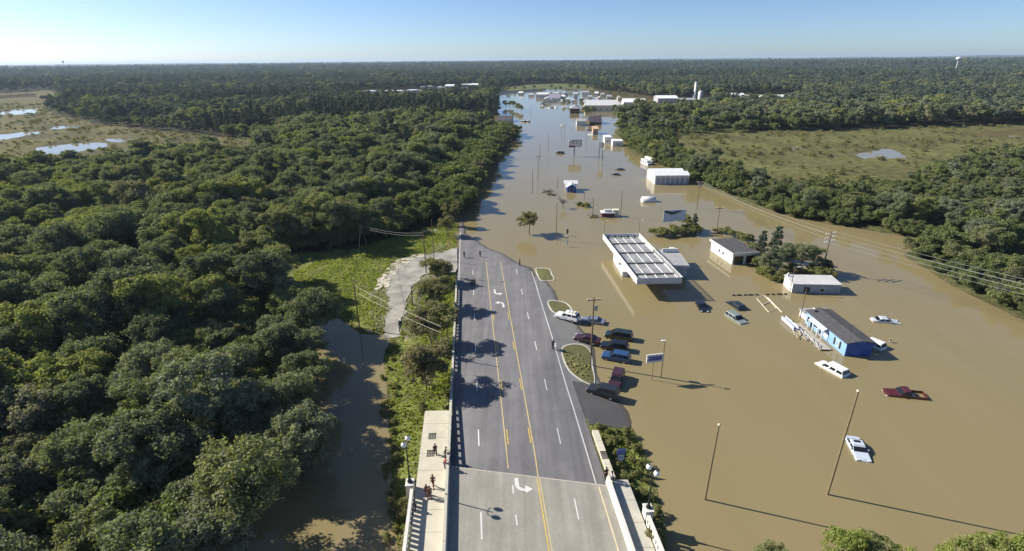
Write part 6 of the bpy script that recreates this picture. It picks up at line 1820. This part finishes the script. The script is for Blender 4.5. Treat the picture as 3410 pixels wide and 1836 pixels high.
def person(label, px, heading, shirt, pants, pose='stand', skin=SKIN_A, z=None, scale=1.0):
    b_ = G(*px, 1.2)
    if z is None:
        q = G(*px, max(gz1(b_.x, b_.y), 0) + .06); zz = max(gz1(q.x, q.y), -.15) + .055
    else:
        q = G(*px, z); zz = z
    t = thing("person", label, "person", (q.x, q.y, zz), heading)
    t.scale = (scale,) * 3
    st = {'stand': (.04, -.03), 'walk': (.28, -.26), 'lean': (.0, .05)}[pose]
    fwd = .16 if pose == 'lean' else 0.0
    J = {'pel': (0, 0, .95), 'sp': (0, fwd * .5, 1.15), 'ch': (0, fwd, 1.36), 'nk': (0, fwd + .01, 1.50), 'hd': (0, fwd + .03, 1.59), 'ht': (0, fwd + .02, 1.72), 'ns': (0, fwd + .125, 1.62)}
    for s_, nm in ((-1, 'l'), (1, 'r')):
        k = st[0] if s_ < 0 else st[1]
        J['hip' + nm] = (s_ * .10, 0, .88); J['kn' + nm] = (s_ * .11, k * .55 + .03, .49); J['an' + nm] = (s_ * .11, k - .03, .09); J['to' + nm] = (s_ * .125, k + .15, .045)
        ar = -k * .7
        J['sh' + nm] = (s_ * .185, fwd, 1.42); J['el' + nm] = (s_ * .25, fwd + ar * .4 - .02, 1.14)
        w_ = (s_ * .25, fwd + ar + .08, .90) if pose != 'lean' else (s_ * .2, fwd + .25, 1.02)
        J['wr' + nm] = w_
        d_ = (Vector(w_) - Vector(J['el' + nm])).normalized(); lat = Vector((0, 1, 0)).cross(d_).normalized() if abs(d_.y) < .95 else Vector((1, 0, 0)); fo = d_.cross(lat)
        pm_ = Vector(w_) + d_ * .07; J['pa' + nm] = tuple(pm_)
        for f_, (a, L_) in enumerate(((-.030, .085), (-.010, .095), (.011, .09), (.031, .07))):
            b0 = pm_ + fo * a + d_ * .025; J['f%d0' % f_ + nm] = tuple(b0 + d_ * L_ * .5); J['f%d1' % f_ + nm] = tuple(b0 + d_ * L_ * .9 - lat * s_ * .02)
        J['th0' + nm] = tuple(Vector(w_) + d_ * .035 - fo * .045); J['th1' + nm] = tuple(Vector(w_) + d_ * .075 - fo * .065)
    rad = dict(pel=(.15, .11), sp=(.135, .10), ch=(.165, .105), nk=.055, hd=.088, ht=.075, ns=.018)
    for nm in 'lr':
        rad.update({'hip' + nm: .095, 'kn' + nm: .062, 'an' + nm: .045, 'to' + nm: .04, 'sh' + nm: .062, 'el' + nm: .045, 'wr' + nm: .032, 'pa' + nm: (.04, .018), 'th0' + nm: .013, 'th1' + nm: .009})
        for f_ in range(4): rad.update({'f%d0' % f_ + nm: .0095, 'f%d1' % f_ + nm: .008})
    ed = [('pel', 'sp'), ('sp', 'ch'), ('ch', 'nk'), ('nk', 'hd'), ('hd', 'ht'), ('hd', 'ns')]
    for nm in 'lr':
        ed += [('pel', 'hip' + nm), ('hip' + nm, 'kn' + nm), ('kn' + nm, 'an' + nm), ('an' + nm, 'to' + nm), ('ch', 'sh' + nm), ('sh' + nm, 'el' + nm), ('el' + nm, 'wr' + nm), ('wr' + nm, 'pa' + nm), ('wr' + nm, 'th0' + nm), ('th0' + nm, 'th1' + nm)]
        for f_ in range(4): ed += [('pa' + nm, 'f%d0' % f_ + nm), ('f%d0' % f_ + nm, 'f%d1' % f_ + nm)]
    def sub(name, keys, grow, m):
        idx = {k: i for i, k in enumerate(keys)}
        E_ = [(idx[a], idx[b]) for a, b in ed if a in idx and b in idx]
        rr_ = [tuple(x + grow for x in rad[k]) if isinstance(rad[k], tuple) else rad[k] + grow for k in keys]
        return skin_obj(name, [J[k] for k in keys], E_, rr_, m, t, 0)
    sub("body", list(J), 0.0, skin)
    sub("shirt", ['pel', 'sp', 'ch', 'shl', 'shr', 'ell', 'elr'], .022, CL[shirt])
    sub("trousers", ['pel', 'hipl', 'hipr', 'knl', 'knr', 'anl', 'anr'], .02, CL[pants])
    MB().lathe([(.105, -.03), (.112, .04), (.095, .10), (.05, .135), (.0, .145)], 10, (0, J['hd'][1] - .02, 1.66)).build("hair", HAIR, t, smooth=True)
    for nm in 'lr':
        x, y, z_ = J['an' + nm]; MB().box(x - .05, x + .05, y - .06, y + .22, .0, .085).build("shoe", SHOE, t, bevel=.02)
    for s_ in (-1, 1): MB().lathe([(.0, -.012), (.012, 0), (.0, .012)], 6, (s_ * .032, J['hd'][1] + .088, 1.645)).build("eye", HAIR, t)
    return t

zs = DECK_Z + .12
person("person in black walking on the left sidewalk nearest the verge trees", (1096, 1146), R(10), 'black', 'black', 'walk', z=1.78)
person("person in dark clothes standing against the left road railing", (1120, 1154), R(-80), 'black', 'grey', 'lean', z=1.80)
person("person in a red shirt leaning on the left railing", (1119, 1180), R(-80), 'red', 'denim', 'lean', z=1.86)
person("person in brown walking along the middle of the left sidewalk", (1090, 1225), R(170), 'brown', 'rust', 'walk', z=zs)
person("person in rust brown on the left sidewalk, nearest the lamp", (1074, 1250), R(180), 'rust', 'brown', 'walk', SKIN_B, z=zs)
person("companion in brown just right of the one in rust brown", (1082, 1254), R(185), 'brown', 'brown', 'stand', z=zs)
person("person in black sitting low by the left lamp pedestal", (1046, 1283), R(90), 'black', 'black', 'lean', z=zs, scale=.75)
person("person in black at the right end of the bridge by the bushes", (1524, 1206), R(20), 'black', 'black', 'stand', z=1.8)
person("person in a white shirt at the right end of the bridge by the bushes", (1538, 1216), R(60), 'white', 'navy', 'walk', z=1.8)
person("left one of the pair in black standing in the tree shade on the road", (1188, 719), R(30), 'black', 'black', 'stand')
person("right one of the pair in black standing in the tree shade on the road", (1194, 718), R(-30), 'black', 'black', 'stand')
person("person in dark clothes far up the road at the left lane", (1168, 648), R(0), 'navy', 'black', 'walk')
person("person in dark clothes far up the road at the left dashes", (1208, 646), R(0), 'grey', 'black', 'stand')
person("person in black at the waterline far up the road", (1307, 668), R(-60), 'black', 'black', 'stand')
person("person in black on the white edge line by the planting bed", (1391, 878), R(0), 'black', 'black', 'stand')

# ------------------------------------------------------------------ haze in the air
hm = bpy.data.materials.new("haze_air")
hm.use_nodes = True
nt = hm.node_tree
nt.nodes.clear()
out = nt.nodes.new("ShaderNodeOutputMaterial")
pv = nt.nodes.new("ShaderNodeVolumePrincipled")
pv.inputs["Color"].default_value = (0.62, 0.80, 1.0, 1)
pv.inputs["Density"].default_value = 7e-5
pv.inputs["Anisotropy"].default_value = 0.2
nt.links.new(pv.outputs[0], out.inputs["Volume"])
hz = MB().box(-17000, 17000, -500, 16500, -3.5, 85).build("haze", hm)
tag(hz, kind="stuff")
